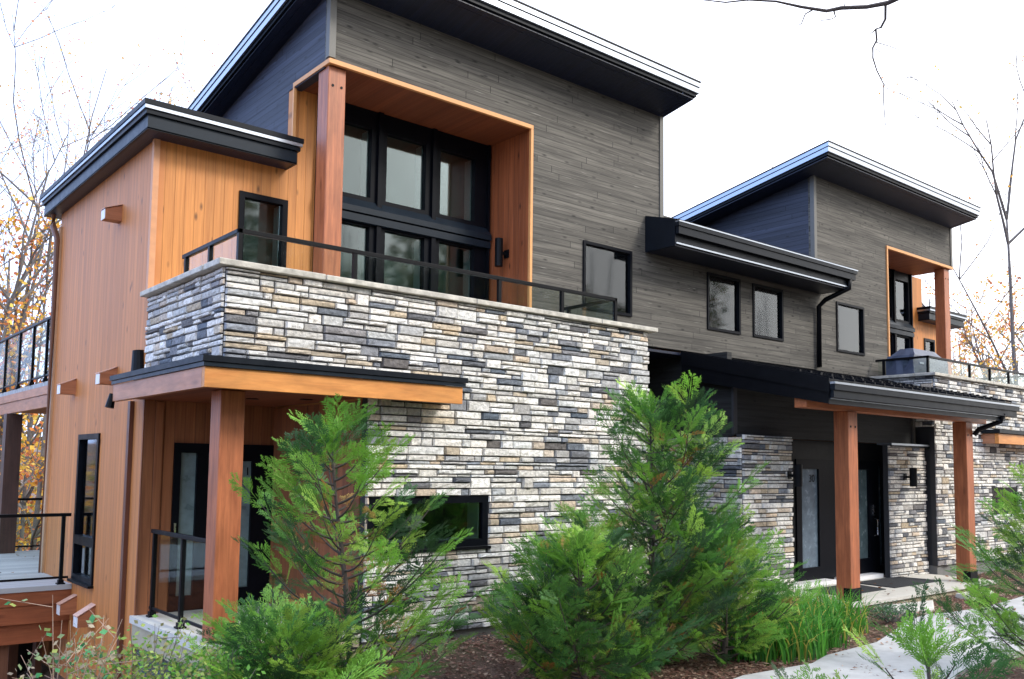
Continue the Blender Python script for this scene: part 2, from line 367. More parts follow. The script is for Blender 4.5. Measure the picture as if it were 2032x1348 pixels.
# ledge stone
PAL = [((.78, .75, .69), 40), ((.64, .62, .57), 22), ((.55, .46, .34), 7), ((.64, .53, .41), 5), ((.46, .455, .44), 10), ((.15, .156, .168), 9), ((.26, .265, .28), 8)]
PW = [p[1] for p in PAL]
def stones(name, T, u0, u1, z0, z1, holes, parent, seed=1, pr=.035):
    rs = random.Random(seed); mb = MB()
    back = MB()
    def back_ok(u, z): return not any(h[0] < u < h[1] and h[2] < z < h[3] for h in holes)
    us = sorted({u0, u1} | {max(u0, min(u1, x)) for h in holes for x in h[:2]}); zs = sorted({z0, z1} | {max(z0, min(z1, x)) for h in holes for x in h[2:]})
    for i in range(len(us) - 1):
        for j in range(len(zs) - 1):
            if back_ok((us[i] + us[i + 1]) / 2, (zs[j] + zs[j + 1]) / 2):
                tb(back, T, us[i], us[i + 1], .0, .10, zs[j], zs[j + 1])
    def one(a, b, c, d):
        for h in holes:   # clip against openings
            if a < h[1] and b > h[0] and c < h[3] and d > h[2]:
                ia = h[0] - a; ib = b - h[1]; ic = h[2] - c; id_ = d - h[3]
                m = max(ia, ib, ic, id_)
                if m < .02: return
                if m == ia: b = h[0]
                elif m == ib: a = h[1]
                elif m == ic: d = h[2]
                else: c = h[3]
        if b - a < .02 or d - c < .015: return
        g = .0048; a += g; b -= g; c += g; d -= g
        col = rs.choices(PAL, PW)[0][0]; k = rs.uniform(.82, 1.12); w_ = rs.uniform(-.02, .02)
        col = (col[0] * k + w_, col[1] * k, col[2] * k - w_)
        dep = rs.uniform(.010, pr + .016); e = min(.010, (b - a) * .2, (d - c) * .2)
        nx = max(2, int((b - a) / .07)); nz = 2
        j = lambda s: rs.uniform(-s, s)
        B = len(mb.v)
        xs = [a + (b - a) * i / nx for i in range(nx + 1)]; zz = [c, (c + d) / 2, d]
        sl0, sl1 = j(.005), j(.005)
        for jz in range(3):
            for i in range(nx + 1):
                ex = (i in (0, nx)); ez = jz in (0, 2)
                uu = xs[i] + (e if i == 0 else -e if i == nx else j(.008)); z_ = zz[jz] + (e * .7 if jz == 0 else -e * .7 if jz == 2 else j(.006))
                if ez: z_ += j(.0022) + (sl0 if jz == 0 else sl1) * (i / nx - .5) * .6
                mb.v.append(T(uu, -dep + (.003 if ex or ez else 0) + j(.0045), z_))
        for jz in range(2):
            for i in range(nx):
                p = B + jz * (nx + 1) + i; mb.f.append((p, p + 1, p + nx + 2, p + nx + 1)); mb.c.append(col)
        # skirt
        ring = [B + i for i in range(nx + 1)] + [B + (nx + 1) + nx] + [B + 2 * (nx + 1) + i for i in range(nx, -1, -1)] + [B + (nx + 1)]
        rp = [(x, c) for x in xs] + [(b, (c + d) / 2)] + [(x, d) for x in reversed(xs)] + [(a, (c + d) / 2)]
        Q = len(mb.v)
        for (uu, z_) in rp: mb.v.append(T(uu, .002, z_))
        n = len(ring)
        for i in range(n):
            i2 = (i + 1) % n; mb.f.append((ring[i], ring[i2], Q + i2, Q + i)); mb.c.append(col)
    z = z0
    while z < z1 - .03:
        H = rs.choice([.09, .11, .13, .145, .165]); H = min(H, z1 - z)
        if z1 - z - H < .04: H = z1 - z
        h1 = H * rs.uniform(.38, .62); u = u0 - rs.uniform(0, .1)
        while u < u1:
            t = rs.random(); L = rs.uniform(.14, .34) if t < .36 else rs.uniform(.28, .58)
            e = min(u + L, u1)
            if u1 - e < .06: e = u1
            s_ = max(u, u0)
            if t < .36 and H < .14: one(s_, e, z, z + H)
            else:
                for (c, d) in ((z, z + h1), (z + h1, z + H)):
                    a = s_
                    while a < e - .01:
                        b = a + rs.uniform(.18, .55)
                        if e - b < .09: b = e
                        one(a, min(b, e), c, d); a = b
            u = e if e < u1 else u1 + 1
        z += H
    o = mb.build(name, M_stone, parent); back.build('mortar', M_mort, o)
    return o

def roof_bands(parent, x0, x1, y0, y1, z0, slope, bands, soff_mat, top_mat=M_blk, soff_in=.0, thick=.2, left_z=0.0):
    """mono-pitch roof: z0 = top edge height at y0 (front). bands: (z_hi, z_lo, proud, material) below the top edge"""
    zt = lambda y: z0 + slope * (y - y0)
    top = MB().slopebox(x0, x1, y0, y1, zt(y0) - .02, zt(y0), zt(y1) - .02, zt(y1)).build('roof', top_mat, parent)
    for (h, l, pr, mt) in bands:
        m = MB()
        a, b = x0 - pr, x1 + pr; c, d = y0 - pr, y1 + pr; t = .03
        m.slopebox(a, b, c, c + t, zt(c) - l, zt(c) - h, zt(c + t) - l, zt(c + t) - h)
        m.slopebox(a, b, d - t, d, zt(d - t) - l, zt(d - t) - h, zt(d) - l, zt(d) - h)
        m.slopebox(a, a + t, c + t, d - t, zt(c + t) - l, zt(c + t) - h, zt(d - t) - l, zt(d - t) - h)
        m.slopebox(b - t, b, c + t, d - t, zt(c + t) - l, zt(c + t) - h, zt(d - t) - l, zt(d - t) - h)
        m.build('fascia', mt, top)
    L = bands[-1][1]
    MB().slopebox(x0 + .03, x1 - .03, y0 + .03, y1 - .03, zt(y0 + .03) - L + .004, zt(y0 + .03) - L + .02, zt(y1 - .03) - L + .004, zt(y1 - .03) - L + .02).build('soffit', soff_mat, top)
    return top

def railing(parent, line, zb, zt, posts, zlow=None, name='railing', thick=.045, foot=True):
    """line: [(x,y),...]; posts: [(x,y),...]"""
    m = MB()
    for (a, b) in zip(line[:-1], line[1:]):
        d = Vector((b[0] - a[0], b[1] - a[1], 0)).normalized(); n = Vector((-d.y, d.x, 0)) * thick / 2; e = d * thick * .5
        A = Vector((a[0], a[1], 0)) - e; B = Vector((b[0], b[1], 0)) + e
        def bar(z0, z1, n):
            m.hexa([A - n + Vector((0, 0, z0)), B - n + Vector((0, 0, z0)), B + n + Vector((0, 0, z0)), A + n + Vector((0, 0, z0)),
                    A - n + Vector((0, 0, z1)), B - n + Vector((0, 0, z1)), B + n + Vector((0, 0, z1)), A + n + Vector((0, 0, z1))])
        bar(zt - .045, zt, n)
        if zlow is not None: bar(zlow, zlow + .03, n * .6)
    r = m.build(name, M_blk, parent, bevel=.004)
    for (x, y) in posts:
        p = MB().box(x - .022, y - .022, zb, x + .022, y + .022, zt - .046)
        if foot: p.box(x - .05, y - .05, zb, x + .05, y + .05, zb + .018); p.box(x - .035, y - .035, zb + .019, x + .035, y + .035, zb + .06)
        p.build('post', M_blk, r)
    g = MB()
    for (a, b) in zip(line[:-1], line[1:]):
        d = Vector((b[0] - a[0], b[1] - a[1], 0)).normalized(); n = Vector((-d.y, d.x, 0)) * .004
        A = Vector((a[0], a[1], 0)) + d * .03; B = Vector((b[0], b[1], 0)) - d * .03
        z0 = (zlow + .03) if zlow is not None else zb + .03; z1 = zt - .046
        g.hexa([A - n + Vector((0, 0, z0)), B - n + Vector((0, 0, z0)), B + n + Vector((0, 0, z0)), A + n + Vector((0, 0, z0)),
                A - n + Vector((0, 0, z1)), B - n + Vector((0, 0, z1)), B + n + Vector((0, 0, z1)), A + n + Vector((0, 0, z1))])
    g.build('glass_panel', M_rglass, r)
    return r

def text(body, loc, size, parent, mat, rotz=0):
    cu = bpy.data.curves.new('number', 'FONT'); cu.body = body; cu.size = size; cu.extrude = .002
    t = bpy.data.objects.new('tmp', cu); COL.objects.link(t); dg = bpy.context.evaluated_depsgraph_get()
    me = bpy.data.meshes.new_from_object(t.evaluated_get(dg)); bpy.data.objects.remove(t)
    o = bpy.data.objects.new('number', me); COL.objects.link(o); o.parent = parent; me.materials.clear(); me.materials.append(mat)
    o.rotation_euler = (math.pi / 2, 0, rotz); o.location = Vector(loc) - ORG.get(parent.name, Vector((0, 0, 0)))
    return o
def box_part(name, mat, parent, *b, bevel=0.): return MB().box(*b).build(name, mat, parent, bevel=bevel)

# ================================================================= HOUSE
XW, YS, YF, YR = 3.35, 8.40, 9.70, 10.67     # left wall, stone front, siding front, wing wall / recess back
T1L, T1R, T2L, T2R = 5.07, 11.25, 15.80, 21.80
YB = 15.0
H = thing('house', 'modern two-unit house with stone balconies, charcoal siding and orange cedar walls', 'house', (10, 10, 0))
ZS = 3.98    # underside of the siding

# ---- left wing
WIN_L = (-13.30, -12.33, .43, 2.37)
wall('side_wall', TL(XW), -YB, -YR, -3.2, 5.84, [WIN_L], M_side, H)
window(TL(XW), *WIN_L, H, fw=.06, panes=[(-13.23, -12.40, 1.02, 2.30), (-13.23, -12.40, .50, .90)], sill=True)
W1 = (4.39, 5.04, 4.30, 5.40)
wall('front_wall', TF(YR), XW + .12, 5.42, 3.6, 5.86, [W1], M_front, H)
wall('front_wall', TF(YR), T1L, 5.42, 5.86, 6.92, [], M_front, H)
MB().box(XW - .02, YR - .02, 3.9, XW + .05, YR + .05, 5.83).build('corner_trim', plain('corner_board', (.60, .28, .13), .5), H)
window(TF(YR), *W1, H, fw=.07, room=M_roomg, label='narrow window beside the timber column on the cedar wall')
roof_bands(H, 3.13, T1L - .03, 10.34, 15.30, 6.12, 0., [(-.01, .05, .03, M_fas), (.055, .095, .02, M_fasm), (.10, .15, .0, M_fas), (.155, .32, -.03, M_slate)], M_navy)
# downpipe at the back corner of the left wall
dp = MB().tube([(XW - .10, 15.05, 5.80), (XW - .10, 15.05, 5.62), (XW - .06, 14.93, 5.40), (XW - .06, 14.93, -3)], .045, 8).build('downspout', plain('brown_pipe', (.16, .075, .045), .4), H)
box_part('corner_trim', plain('corner_tan', (.50, .30, .17), .55), H, XW - .03, 14.90, -3.1, XW + .02, 15.02, 5.6)
# painted pipe by the porch corner
MB().box(XW - .05, 11.0, -3.1, XW - .003, 11.09, 2.72).build('downspout', plain('brown_pipe2', (.13, .05, .03), .4), H)
box_part('corner_trim', M_ltrim, H, XW - .03, 11.10, -3.1, XW - .002, 11.13, 2.72)  # added light strip standing in for the highlight along the pipe
# sloping beam ends that come through the left wall
for (y0, y1, z0, z1) in ((11.86, 12.02, 5.06, 5.27), (13.64, 13.80, 2.94, 3.16), (11.74, 11.90, 2.96, 3.18), (12.18, 12.36, -.06, .20), (13.05, 13.20, -.02, .22)):
    b = MB().hexa([(XW - .20, y0, z0), (XW + .01, y0, z0), (XW + .01, y1, z0), (XW - .20, y1, z0), (XW - .20, y0, z0 + .13), (XW + .01, y0, z1), (XW + .01, y1, z1), (XW - .20, y1, z0 + .13)])
    bo = b.build('beam_end', timber('beam_end_wood', (.44, .18, .09), (.3, .11, .05), axis=0), H, bevel=.004)
    MB().box(XW - .208, y0 + .002, z0 + .002, XW - .201, y1 - .002, z0 + .125).build('end_plate', M_white, bo)
    MB().hexa([(XW - .215, y0 - .01, z0 + .132), (XW, y0 - .01, z1 + .004), (XW, y1 + .01, z1 + .004), (XW - .215, y1 + .01, z0 + .132), (XW - .215, y0 - .01, z0 + .14), (XW, y0 - .01, z1 + .012), (XW, y1 + .01, z1 + .012), (XW - .215, y1 + .01, z0 + .14)]).build('cap', plain('tan_cap', (.62, .36, .26), .4), bo)

# ---- tower 1
sof = lambda y: 8.0 - .18 * (y - 9.0)
W_A = (9.42, 10.50, 4.40, 5.455)
W_B = (12.41, 13.35, 4.41, 5.41); W_C = (13.73, 14.68, 4.42, 5.40); W_D = (16.56, 17.63, 4.41, 5.43)
OP1 = (T1L, 8.37, 3.0, 6.95); OP2 = (18.64, T2R, 3.0, 6.90)
wall('siding_wall', TF(YF), T1L, T1R, ZS - .6, sof(YF) + .1, [OP1, W_A, (9.43, 12, 3.0, ZS)], M_sid, H)
# mid section and tower 2 share the plane
wall('siding_wall', TF(YF), T1R, T2L, ZS, 6.2, [W_B, W_C], M_sid, H)
wall('siding_wall', TF(YF), T2L, T2R, ZS - .2, sof(YF) + .1, [OP2, W_D], M_sid, H)
wall('siding_wall', TL(T1L), -YB, -YR - .125, 5.9, 6.90, [], M_sidd, H)
wall('siding_wall', TL(T1L), -YB, -YF - .12, 6.902, 7.8, [], M_sidd, H, zt=lambda u: sof(-u) + .1)
wall('siding_wall', TL(T2L), -YB, -YF - .12, 5.5, 7.8, [], M_sidd, H, zt=lambda u: sof(-u) + .1)
MB().box(T1R - .12, YF + .12, ZS, T1R - .002, YB, 7.0).build('siding_wall', M_sid, H)
MB().box(T2R - .12, YF + .12, 6.95, T2R - .002, YB, 6.96 + .1).build('siding_wall', M_sid, H)
MB().slopebox(T2R - .12, T2R - .002, YF + .12, YB, 6.9, sof(YF) + .05, 6.9, sof(YB) + .05).build('siding_wall', M_sid, H)
MB().box(T2R - .12, YR + .1, 3.6, T2R - .002, YB, 6.9).build('siding_wall', M_sid, H)
for (x, z0, z1, s_) in ((T1L, 7.0, sof(YF) + .03, 1), (T1R, 6.0, sof(YF) + .03, -1), (T2L, 5.7, sof(YF) + .03, 1), (T2R, 6.95, sof(YF) + .03, -1)):
    m = MB().box(x - .015 * s_, YF - .02, z0, x + .075 * s_, YF - .002, z1)
    if s_ > 0: m.box(x - .015, YF - .002, z0, x - .002, YF + .07, z1)
    m.build('corner_trim', M_trimd, H)
TB = [(-.012, .010, .055, M_blk), (.012, .085, .045, M_fasm), (.088, .100, .03, M_blk), (.102, .185, .035, M_fasm), (.187, .235, .0, M_fas), (.237, .25, -.10, M_fasm), (.252, .27, -.12, M_navy)]
roof_bands(H, 4.77, 11.30, 9.02, 15.4, 8.25, -.18, TB, M_navy)
roof_bands(H, 15.29, 21.82, 9.07, 15.4, 8.25, -.18, TB, M_navy)

def recess(x0, x1, zc, side, zb=3.75):
    """cedar lined recess with its corner column; side=-1: open to the left"""
    t = .05
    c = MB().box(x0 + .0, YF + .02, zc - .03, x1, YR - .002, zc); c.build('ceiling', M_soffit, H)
    tr = MB().box(x0 - .012, YF - .03, zc - .032, x1 + .012, YF + .018, zc + .028)
    xi = x1 if side < 0 else x0
    tr.box(xi - .035, YF - .03, zb, xi + .012, YF + .018, zc - .034) if side < 0 else tr.box(xi - .012, YF - .03, zb, xi + .035, YF + .018, zc - .034)
    if side < 0: tr.box(x0 - .012, YF + .019, zc - .032, x0 + .03, YR - .01, zc + .028); tr.box(x0 - .012, YR - .05, 5.9, x0 + .03, YR - .011, zc - .034)
    tr.build('opening_trim', M_ltrim, H, bevel=.003)
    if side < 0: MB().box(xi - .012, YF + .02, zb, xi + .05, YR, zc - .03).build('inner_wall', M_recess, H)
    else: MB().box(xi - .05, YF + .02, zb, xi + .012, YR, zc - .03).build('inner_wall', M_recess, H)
recess(T1L, 8.37, 6.95, -1); recess(18.64, T2R, 6.90, 1)

def column(x, y, z0, z1, wx, wy, base=False, bolts=True):
    p = MB().box(x, y, z0, x + wx, y + wy, z1).build('post', M_post, H, bevel=.01)
    if bolts:
        for dx in (.25, .75): MB().tube([(x + wx * dx, y - .006, z1 - .24), (x + wx * dx, y + .01, z1 - .24)], .018, 8).build('bolt', M_blk, p)
    if base:
        MB().box(x - .008, y - .012, z0, x + wx + .012, y + wy * .5, z0 + .2).build('base_bracket', M_blk, p, bevel=.003)
    return p
column(5.09, 9.74, 3.7, 6.915, .24, .27); column(21.47, 9.74, 3.7, 6.865, .27, .24)

def glazing(x0, x1, cols, zc):
    """tall recess glazing: three lights over a door set, with a heavy black belt between"""
    panes = []
    for a, b in cols:
        panes += [(a, b, 5.68, 6.66), (a, b, 3.95, 5.27)]
    g = window(TF(YR - .0), x0, x1, 3.75, zc - .03, H, panes=panes, proud=.03, depth=.42, name='recess_glazing', room=M_roomg)
    m = MB()
    edges = [x0] + [(cols[i][1] + cols[i + 1][0]) / 2 for i in range(len(cols) - 1)] + [x1]
    for i in range(len(cols) + 1):
        e = edges[i]; a, b = max(x0, e - .035), min(x1, e + .035)
        m.box(a, YR - .075, 3.76, b, YR - .032, zc - .035)
    m.build('mullion', M_frame, g)
    bl = MB().slopebox(x0, x1, YR - .12, YR - .032, 5.42, 5.50, 5.42, 5.62); bl.box(x0, YR - .10, 5.30, x1, YR - .032, 5.40)
    bl.build('belt', M_slate, g)
glazing(5.42, 8.32, [(5.58, 6.25), (6.50, 7.16), (7.42, 8.06)], 6.95)
glazing(18.85, 21.62, [(19.10, 19.76), (20.0, 20.66), (20.86, 21.50)], 6.90)
# wing 2 beyond tower 2
W2 = (22.30, 22.86, 4.35, 5.36)
wall('front_wall', TF(YR - .02), 21.62, 22.22, 3.6, 6.85, [], M_front, H)
wall('front_wall', TF(YR), 22.22, 23.7, 3.6, 5.86, [W2], M_front, H)
window(TF(YR), *W2, H, fw=.06, label='narrow window on the far cedar wing')
roof_bands(H, 21.97, 23.93, 10.34, 15.3, 6.08, 0., [(-.01, .05, .03, M_fas), (.055, .095, .02, M_fasm), (.10, .15, .0, M_fas), (.155, .32, -.03, M_slate)], M_navy)

for W_, lb in ((W_A, 'window right of the recess, left of the low eave'), (W_B, 'left window of the pair under the low eave'), (W_C, 'right window of the pair under the low eave'), (W_D, 'window beside the black downspout on the far tower')):
    window(TF(YF), *W_, H, fw=.045, room=M_roomg if W_ in (W_A, W_D) else M_room, depth=.34 if W_ in (W_A, W_D) else .285, sill=False, label=lb, jamb=.13)
    tr = MB(); a, b, c, d = W_
# small balcony light in the recess
def wall_light(T, u, z, L=.34, r=.055, arm=.10):
    m = MB(); cx = lambda d, zz, uu=u: T(uu, d, zz)
    m.tube([cx(-arm - r, z - L / 2), cx(-arm - r, z + L / 2)], r, 14)
    b = MB(); tb(b, T, u - .05, u + .05, -.02, -.0, z - .06, z + .06); tb(b, T, u - .015, u + .015, -arm, -.02, z - .02, z + .02)
    o = m.build('wall_light', M_blk, H); b.build('bracket', M_blk, o); return o
wall_light(TL(8.36), -10.22, 5.16, .42, .06)

# ---- middle roof with gutter and downspout
mid = MB().slopebox(10.85, 16.05, 9.05, 9.69, 5.88, 5.93, 6.01, 6.06).slopebox(11.27, 15.76, 9.825, 15.2, 6.03, 6.08, 7.0, 7.1).build('roof', M_blk, H)
g = MB().box(10.80, 8.97, 5.80, 16.12, 9.05, 5.86).box(10.82, 8.99, 5.68, 16.08, 9.05, 5.80); g.build('gutter', M_fas, mid)
MB().box(10.80, 8.962, 5.862, 16.13, 9.04, 5.882).build('gutter_lip', M_fasm, mid)
f = MB().box(10.84, 9.07, 5.55, 15.90, 9.09, 5.93); f.slopebox(10.82, 10.84, 9.07, 9.69, 5.50, 5.93, 5.50, 6.10); f.slopebox(16.0, 16.02, 9.07, 9.69, 5.50, 5.93, 5.5, 6.1); f.build('fascia', M_fas, mid)
MB().box(10.84, 9.055, 5.53, 15.90, 9.069, 5.555).build('trim_line', M_fasm, mid)
MB().box(10.86, 9.09, 5.50, 15.98, 9.695, 5.52).build('soffit', M_navy, mid)
MB().tube([(15.93, 9.03, 5.70), (15.93, 9.04, 5.52), (15.84, 9.5, 5.34), (15.82, 9.63, 5.22), (15.82, 9.64, 4.02)], .05, 8).build('downspout', M_blk, H, smooth=True)

# ---- stone volume 1
WS = (5.0, 6.63, 1.08, 1.66)
stones('stone_wall', TF(YS), XW, 9.43, .14, 3.90, [WS, (XW - 1, 4.96, -1, 2.94)], H, 3)
stones('stone_wall', TL(XW), -YR + .02, -YS, 2.92, 3.90, [], H, 8, pr=.02)
window(TF(YS), *WS, H, fw=.08, proud=.0, depth=.9, jamb=.14, sill=True, room=M_roomd, label='long low window in the stone wall')
box_part('foundation', M_conc, H, 4.99, YS + .03, -.9, 9.38, YS + .35, .14)
MB().box(9.31, YS + .1, .14, 9.41, 12.0, 3.9).build('stone_return', M_mort, H)
MB().box(XW + .1, YS + .1, 3.70, 9.3, YF - .002, 3.80).box(XW + .13, YF - .002, 3.70, T1L, YR - .002, 3.80).box(T1L, YF + .13, 3.70, 8.36, YR - .002, 3.8).build('balcony_floor', M_deckb, H)
MB().box(XW + .1, YS + .11, 3.80, 9.3, YS + .3, 3.9).box(XW + .1, YS + .3, 3.80, XW + .28, YR - .01, 3.9).build('parapet', M_mort, H)
def caps(x0, x1, y0, y1, z0, z1, along, seed):
    rs = random.Random(seed); p = x0 if along == 0 else y0; e = x1 if along == 0 else y1
    m = MB()
    while p < e - .01:
        q = min(p + rs.uniform(.85, 1.15), e)
        if e - q < .3: q = e
        j = rs.uniform(-.006, .006)
        if along == 0: m.box(p + .003, y0 + j, z0, q - .003, y1, z1 + j * .5)
        else: m.box(x0 + j, p + .003, z0, x1, q - .003, z1 + j * .5)
        p = q
    o = m.build('cap_stone', M_cap, H, bevel=.008); return o
caps(XW - .10, 9.55, YS - .09, YS + .33, 3.905, 3.965, 0, 2); caps(XW - .10, XW + .30, YS + .335, YR - .01, 3.905, 3.965, 1, 4)
RZ = 4.335
railing(H, [(3.53, 10.05), (3.53, 8.52), (8.90, 8.52), (8.90, 9.55)], 3.966, RZ, [(3.53, 9.98), (3.53, 9.28), (3.53, 8.52), (4.83, 8.52), (6.85, 8.52), (7.90, 8.52), (8.90, 8.52), (8.90, 9.45)], name='balcony_railing', foot=False)

# ---- left porch under the stone volume
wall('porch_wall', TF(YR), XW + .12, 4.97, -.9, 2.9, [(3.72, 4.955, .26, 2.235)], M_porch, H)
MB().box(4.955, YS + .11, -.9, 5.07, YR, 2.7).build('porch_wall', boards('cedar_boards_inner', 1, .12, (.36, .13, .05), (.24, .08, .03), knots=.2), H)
box_part('corner_trim', M_porch, H, XW - .005, YR - .035, -.9, XW + .10, YR - .002, 2.72)  # both front boards use porch brown to carry the shade on this corner
box_part('corner_trim', M_porch, H, XW + .10, YR - .035, -.9, XW + .22, YR - .002, 2.70)
dr = window(TF(YR), 3.72, 4.955, .26, 2.235, H, fw=.05, panes=[(3.80, 3.99, .45, 2.12), (4.44, 4.68, .5, 2.03)], jamb=0, name='door', label='black porch door with glass lites', depth=1.2, room=M_roomd)
MB().box(3.80, YR + .015, .45, 3.99, YR + .022, 2.12).box(4.44, YR + .015, .5, 4.68, YR + .022, 2.03).build('frosted_lite', plain('frosted', (.17, .24, .25), .3, noise=.35, nscale=6), dr)
MB().box(3.735, YR - .07, 1.18, 3.755, YR - .03, 1.30).build('handle', M_steel, dr)
text('1', (4.60, YR + .010, 1.86), .14, dr, M_blk)
pc = MB().box(3.04, 8.02, 2.945, 5.97, 8.39, 2.975).box(3.04, 8.39, 2.945, 3.345, 10.80, 2.975).build('canopy', M_fas, H)
MB().box(3.01, 7.99, 2.925, 6.0, 8.02, 2.98).box(3.01, 8.02, 2.925, 3.04, 10.83, 2.98).box(5.97, 8.02, 2.925, 6.0, 8.39, 2.98).build('drip_edge', M_fas, pc)
MB().box(3.025, 8.005, 2.882, 5.98, 8.02, 2.92).box(3.025, 8.02, 2.882, 3.04, 10.81, 2.92).build('flashing', M_slate, pc)
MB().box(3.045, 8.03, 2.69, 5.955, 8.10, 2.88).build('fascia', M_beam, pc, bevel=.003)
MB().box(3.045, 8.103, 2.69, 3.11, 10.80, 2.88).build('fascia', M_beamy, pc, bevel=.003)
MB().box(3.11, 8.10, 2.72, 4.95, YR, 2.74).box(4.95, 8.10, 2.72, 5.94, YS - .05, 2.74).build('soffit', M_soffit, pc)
for (x, y) in ((4.15, 9.5), (4.60, 9.1)): MB().tube([(x, y, 2.712), (x, y, 2.722)], .07, 16).build('soffit_light', M_blk, pc)
column(3.40, 8.52, .30, 2.715, .25, .25, bolts=False)
box_part('porch_slab', M_slab, H, 3.30, 8.40, .20, 4.95, YR - .002, .28)
box_part('slab_edge', M_edge, H, 3.32, 8.42, -.02, 4.95, YR - .04, .198)
MB().box(3.38, 8.6, -1.2, 4.9, YR - .05, -.02).build('foundation', plain('slate_found', (.05, .07, .08), .8), H)
railing(H, [(3.47, 10.50), (3.47, 8.80)], .281, 1.25, [(3.47, 10.44), (3.47, 9.55)], zlow=.36, name='porch_railing')
# meter housing and floodlight on the left wall
MB().tube([(XW - .02, 10.80, 3.0), (XW - .03, 10.82, 3.30)], [.10, .075], 14).build('wall_light', M_blk, H)
MB().tube([(3.03, 10.86, 2.62), (3.06, 10.86, 2.78)], [.05, .035], 10).build('flood_light', M_blk, H)

# ---- side decks
dk = MB().box(-1.2, 13.32, .28, XW - .004, 18.7, .345).box(XW - .004, YB + .03, .28, 6.0, 18.7, .345).build('deck', M_deckb, H)
MB().box(-1.2, 13.34, .10, XW - .004, 13.38, .275).box(-1.2, 13.36, -.14, XW - .004, 13.40, .095).box(-1.2, 13.42, -.40, XW - .004, 13.50, -.145).build('deck_fascia', timber('deck_fascia_wood', (.36, .115, .045), (.24, .07, .03), axis=0), dk)
for x in (2.50, .3): MB().box(x, 13.55, -3.2, x + .17, 13.72, -.16).build('deck_post', timber('brown_post', (.20, .09, .05), (.13, .055, .03)), dk)
MB().box(2.88, 14.6, -3.2, 3.0, 14.75, -.1).box(3.14, 14.2, -3.2, 3.22, 14.4, -.1).build('deck_post', timber('brown_post2', (.18, .08, .045), (.12, .05, .03)), dk)
MB().box(2.72, 14.9, -3.2, XW, 14.98, .1).build('underdeck_shade_sheet', plain('underdeck_shade', (.012, .013, .014), .8), dk)  # added dark sheet standing in for the unlit space below the deck
railing(H, [(-1.2, 13.40), (3.29, 13.40)], .346, 1.30, [(3.22, 13.40), (1.4, 13.40), (-.6, 13.40)], zlow=.42, name='deck_railing')
railing(H, [(3.55, 18.6), (6.0, 18.6)], .346, 1.32, [(3.55, 18.6), (5.2, 18.6)], zlow=.42, name='deck_railing')
railing(H, [(-1.2, 18.6), (3.1, 18.6)], .346, 1.32, [(.3, 18.6)], zlow=.42, name='deck_railing')
MB().box(3.36, 18.3, .346, 3.62, 18.56, 2.85).build('deck_post', timber('dark_post', (.085, .045, .035), (.05, .03, .025)), H)
ud = MB().box(3.42, YB + .03, 3.20, 8.0, 20.0, 3.27).build('upper_deck', M_deckb, H)
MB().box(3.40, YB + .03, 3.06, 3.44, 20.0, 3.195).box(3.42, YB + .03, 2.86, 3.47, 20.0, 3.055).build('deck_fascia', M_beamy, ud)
MB().box(3.48, YB + .03, 2.95, 8.0, 20.0, 2.97).build('soffit', M_soffit, ud)
railing(H, [(3.44, 15.1), (3.44, 19.9)], 3.271, 4.32, [(3.44, 15.9), (3.44, 16.85), (3.44, 17.9), (3.44, 19.1)], zlow=3.36, name='deck_railing')

# ---- entry: vestibule, doors, porch roof
YE = 8.60
stones('stone_wall', TF(YE), 11.86, 13.22, -.02, 2.56, [], H, 12)
stones('stone_wall', TL(11.86), -11.2, -YE, -.02, 2.52, [], H, 13, pr=.02)
stones('stone_wall', TF(YE), 16.42, 17.88, .0, 2.50, [], H, 14)
for (a, b) in ((13.16, 13.22), (16.42, 16.48)): pass
MB().box(16.40, YE - .10, 2.505, 18.0, YE + .2, 2.54).build('ledge', M_fasm, H)
MB().box(16.42, YE - .08, 2.47, 17.98, YE - .06, 2.503).build('ledge_drip', M_blk, H)
wall('vestibule_wall', TF(8.78), 11.9, 18.0, 2.54, 3.66, [], M_sidk, H)
wall('vestibule_wall', TL(11.9), -11.2, -8.90, 2.50, 3.9, [], M_sidk, H)
box_part('corner_trim', plain('dark_trim', (.035, .036, .04), .5), H, 11.84, 8.74, 2.56, 11.94, 8.778, 3.6)
box_part('corner_trim', M_trimd, H, 17.74, 8.74, 2.545, 17.82, 8.778, 3.3)
MB().box(9.38, 11.2, -.2, 11.9, 11.3, 3.9).build('alcove_wall', M_sidk, H)
MB().box(9.43, YF + .02, 3.90, 18.0, 11.2, 3.94).build('alcove_soffit', M_navy, H)
# door recess
wall('door_surround', TF(8.97), 13.22, 17.2, -.0, 2.54, [(13.9, 16.95, .08, 2.2)], plain('black_panel', (.006, .0065, .008), .5, spec=.2), H)
MB().box(13.12, YE + .1, 0, 13.22, 8.97, 2.5).build('door_return', M_blk, H)
d1 = window(TF(8.97), 13.9, 15.42, .08, 2.2, H, fw=.06, panes=[(14.06, 14.61, .30, 2.03)], jamb=0, name='door', label='black entry door with a frosted sidelight', depth=1.0)
MB().box(14.06, 8.97 + .015, .30, 14.61, 8.97 + .022, 2.03).build('frosted_lite', plain('frosted_blue', (.12, .165, .21), .25, noise=.4, nscale=5), d1)
text('30', (14.34, 8.97 + .010, 1.80), .19, d1, M_blk)
d2 = window(TF(8.97), 15.43, 16.95, .08, 2.2, H, fw=.06, panes=[(15.78, 16.33, .36, 2.03), (16.70, 16.84, .2, 2.1)], jamb=0, name='door', label='black entry door with a long chrome handle', depth=1.0)
MB().box(15.78, 8.97 + .015, .36, 16.33, 8.97 + .022, 2.03).box(16.70, 8.985, .2, 16.84, 8.992, 2.1).build('frosted_lite', plain('frosted_dark', (.09, .13, .14), .25, noise=.4, nscale=5), d2)
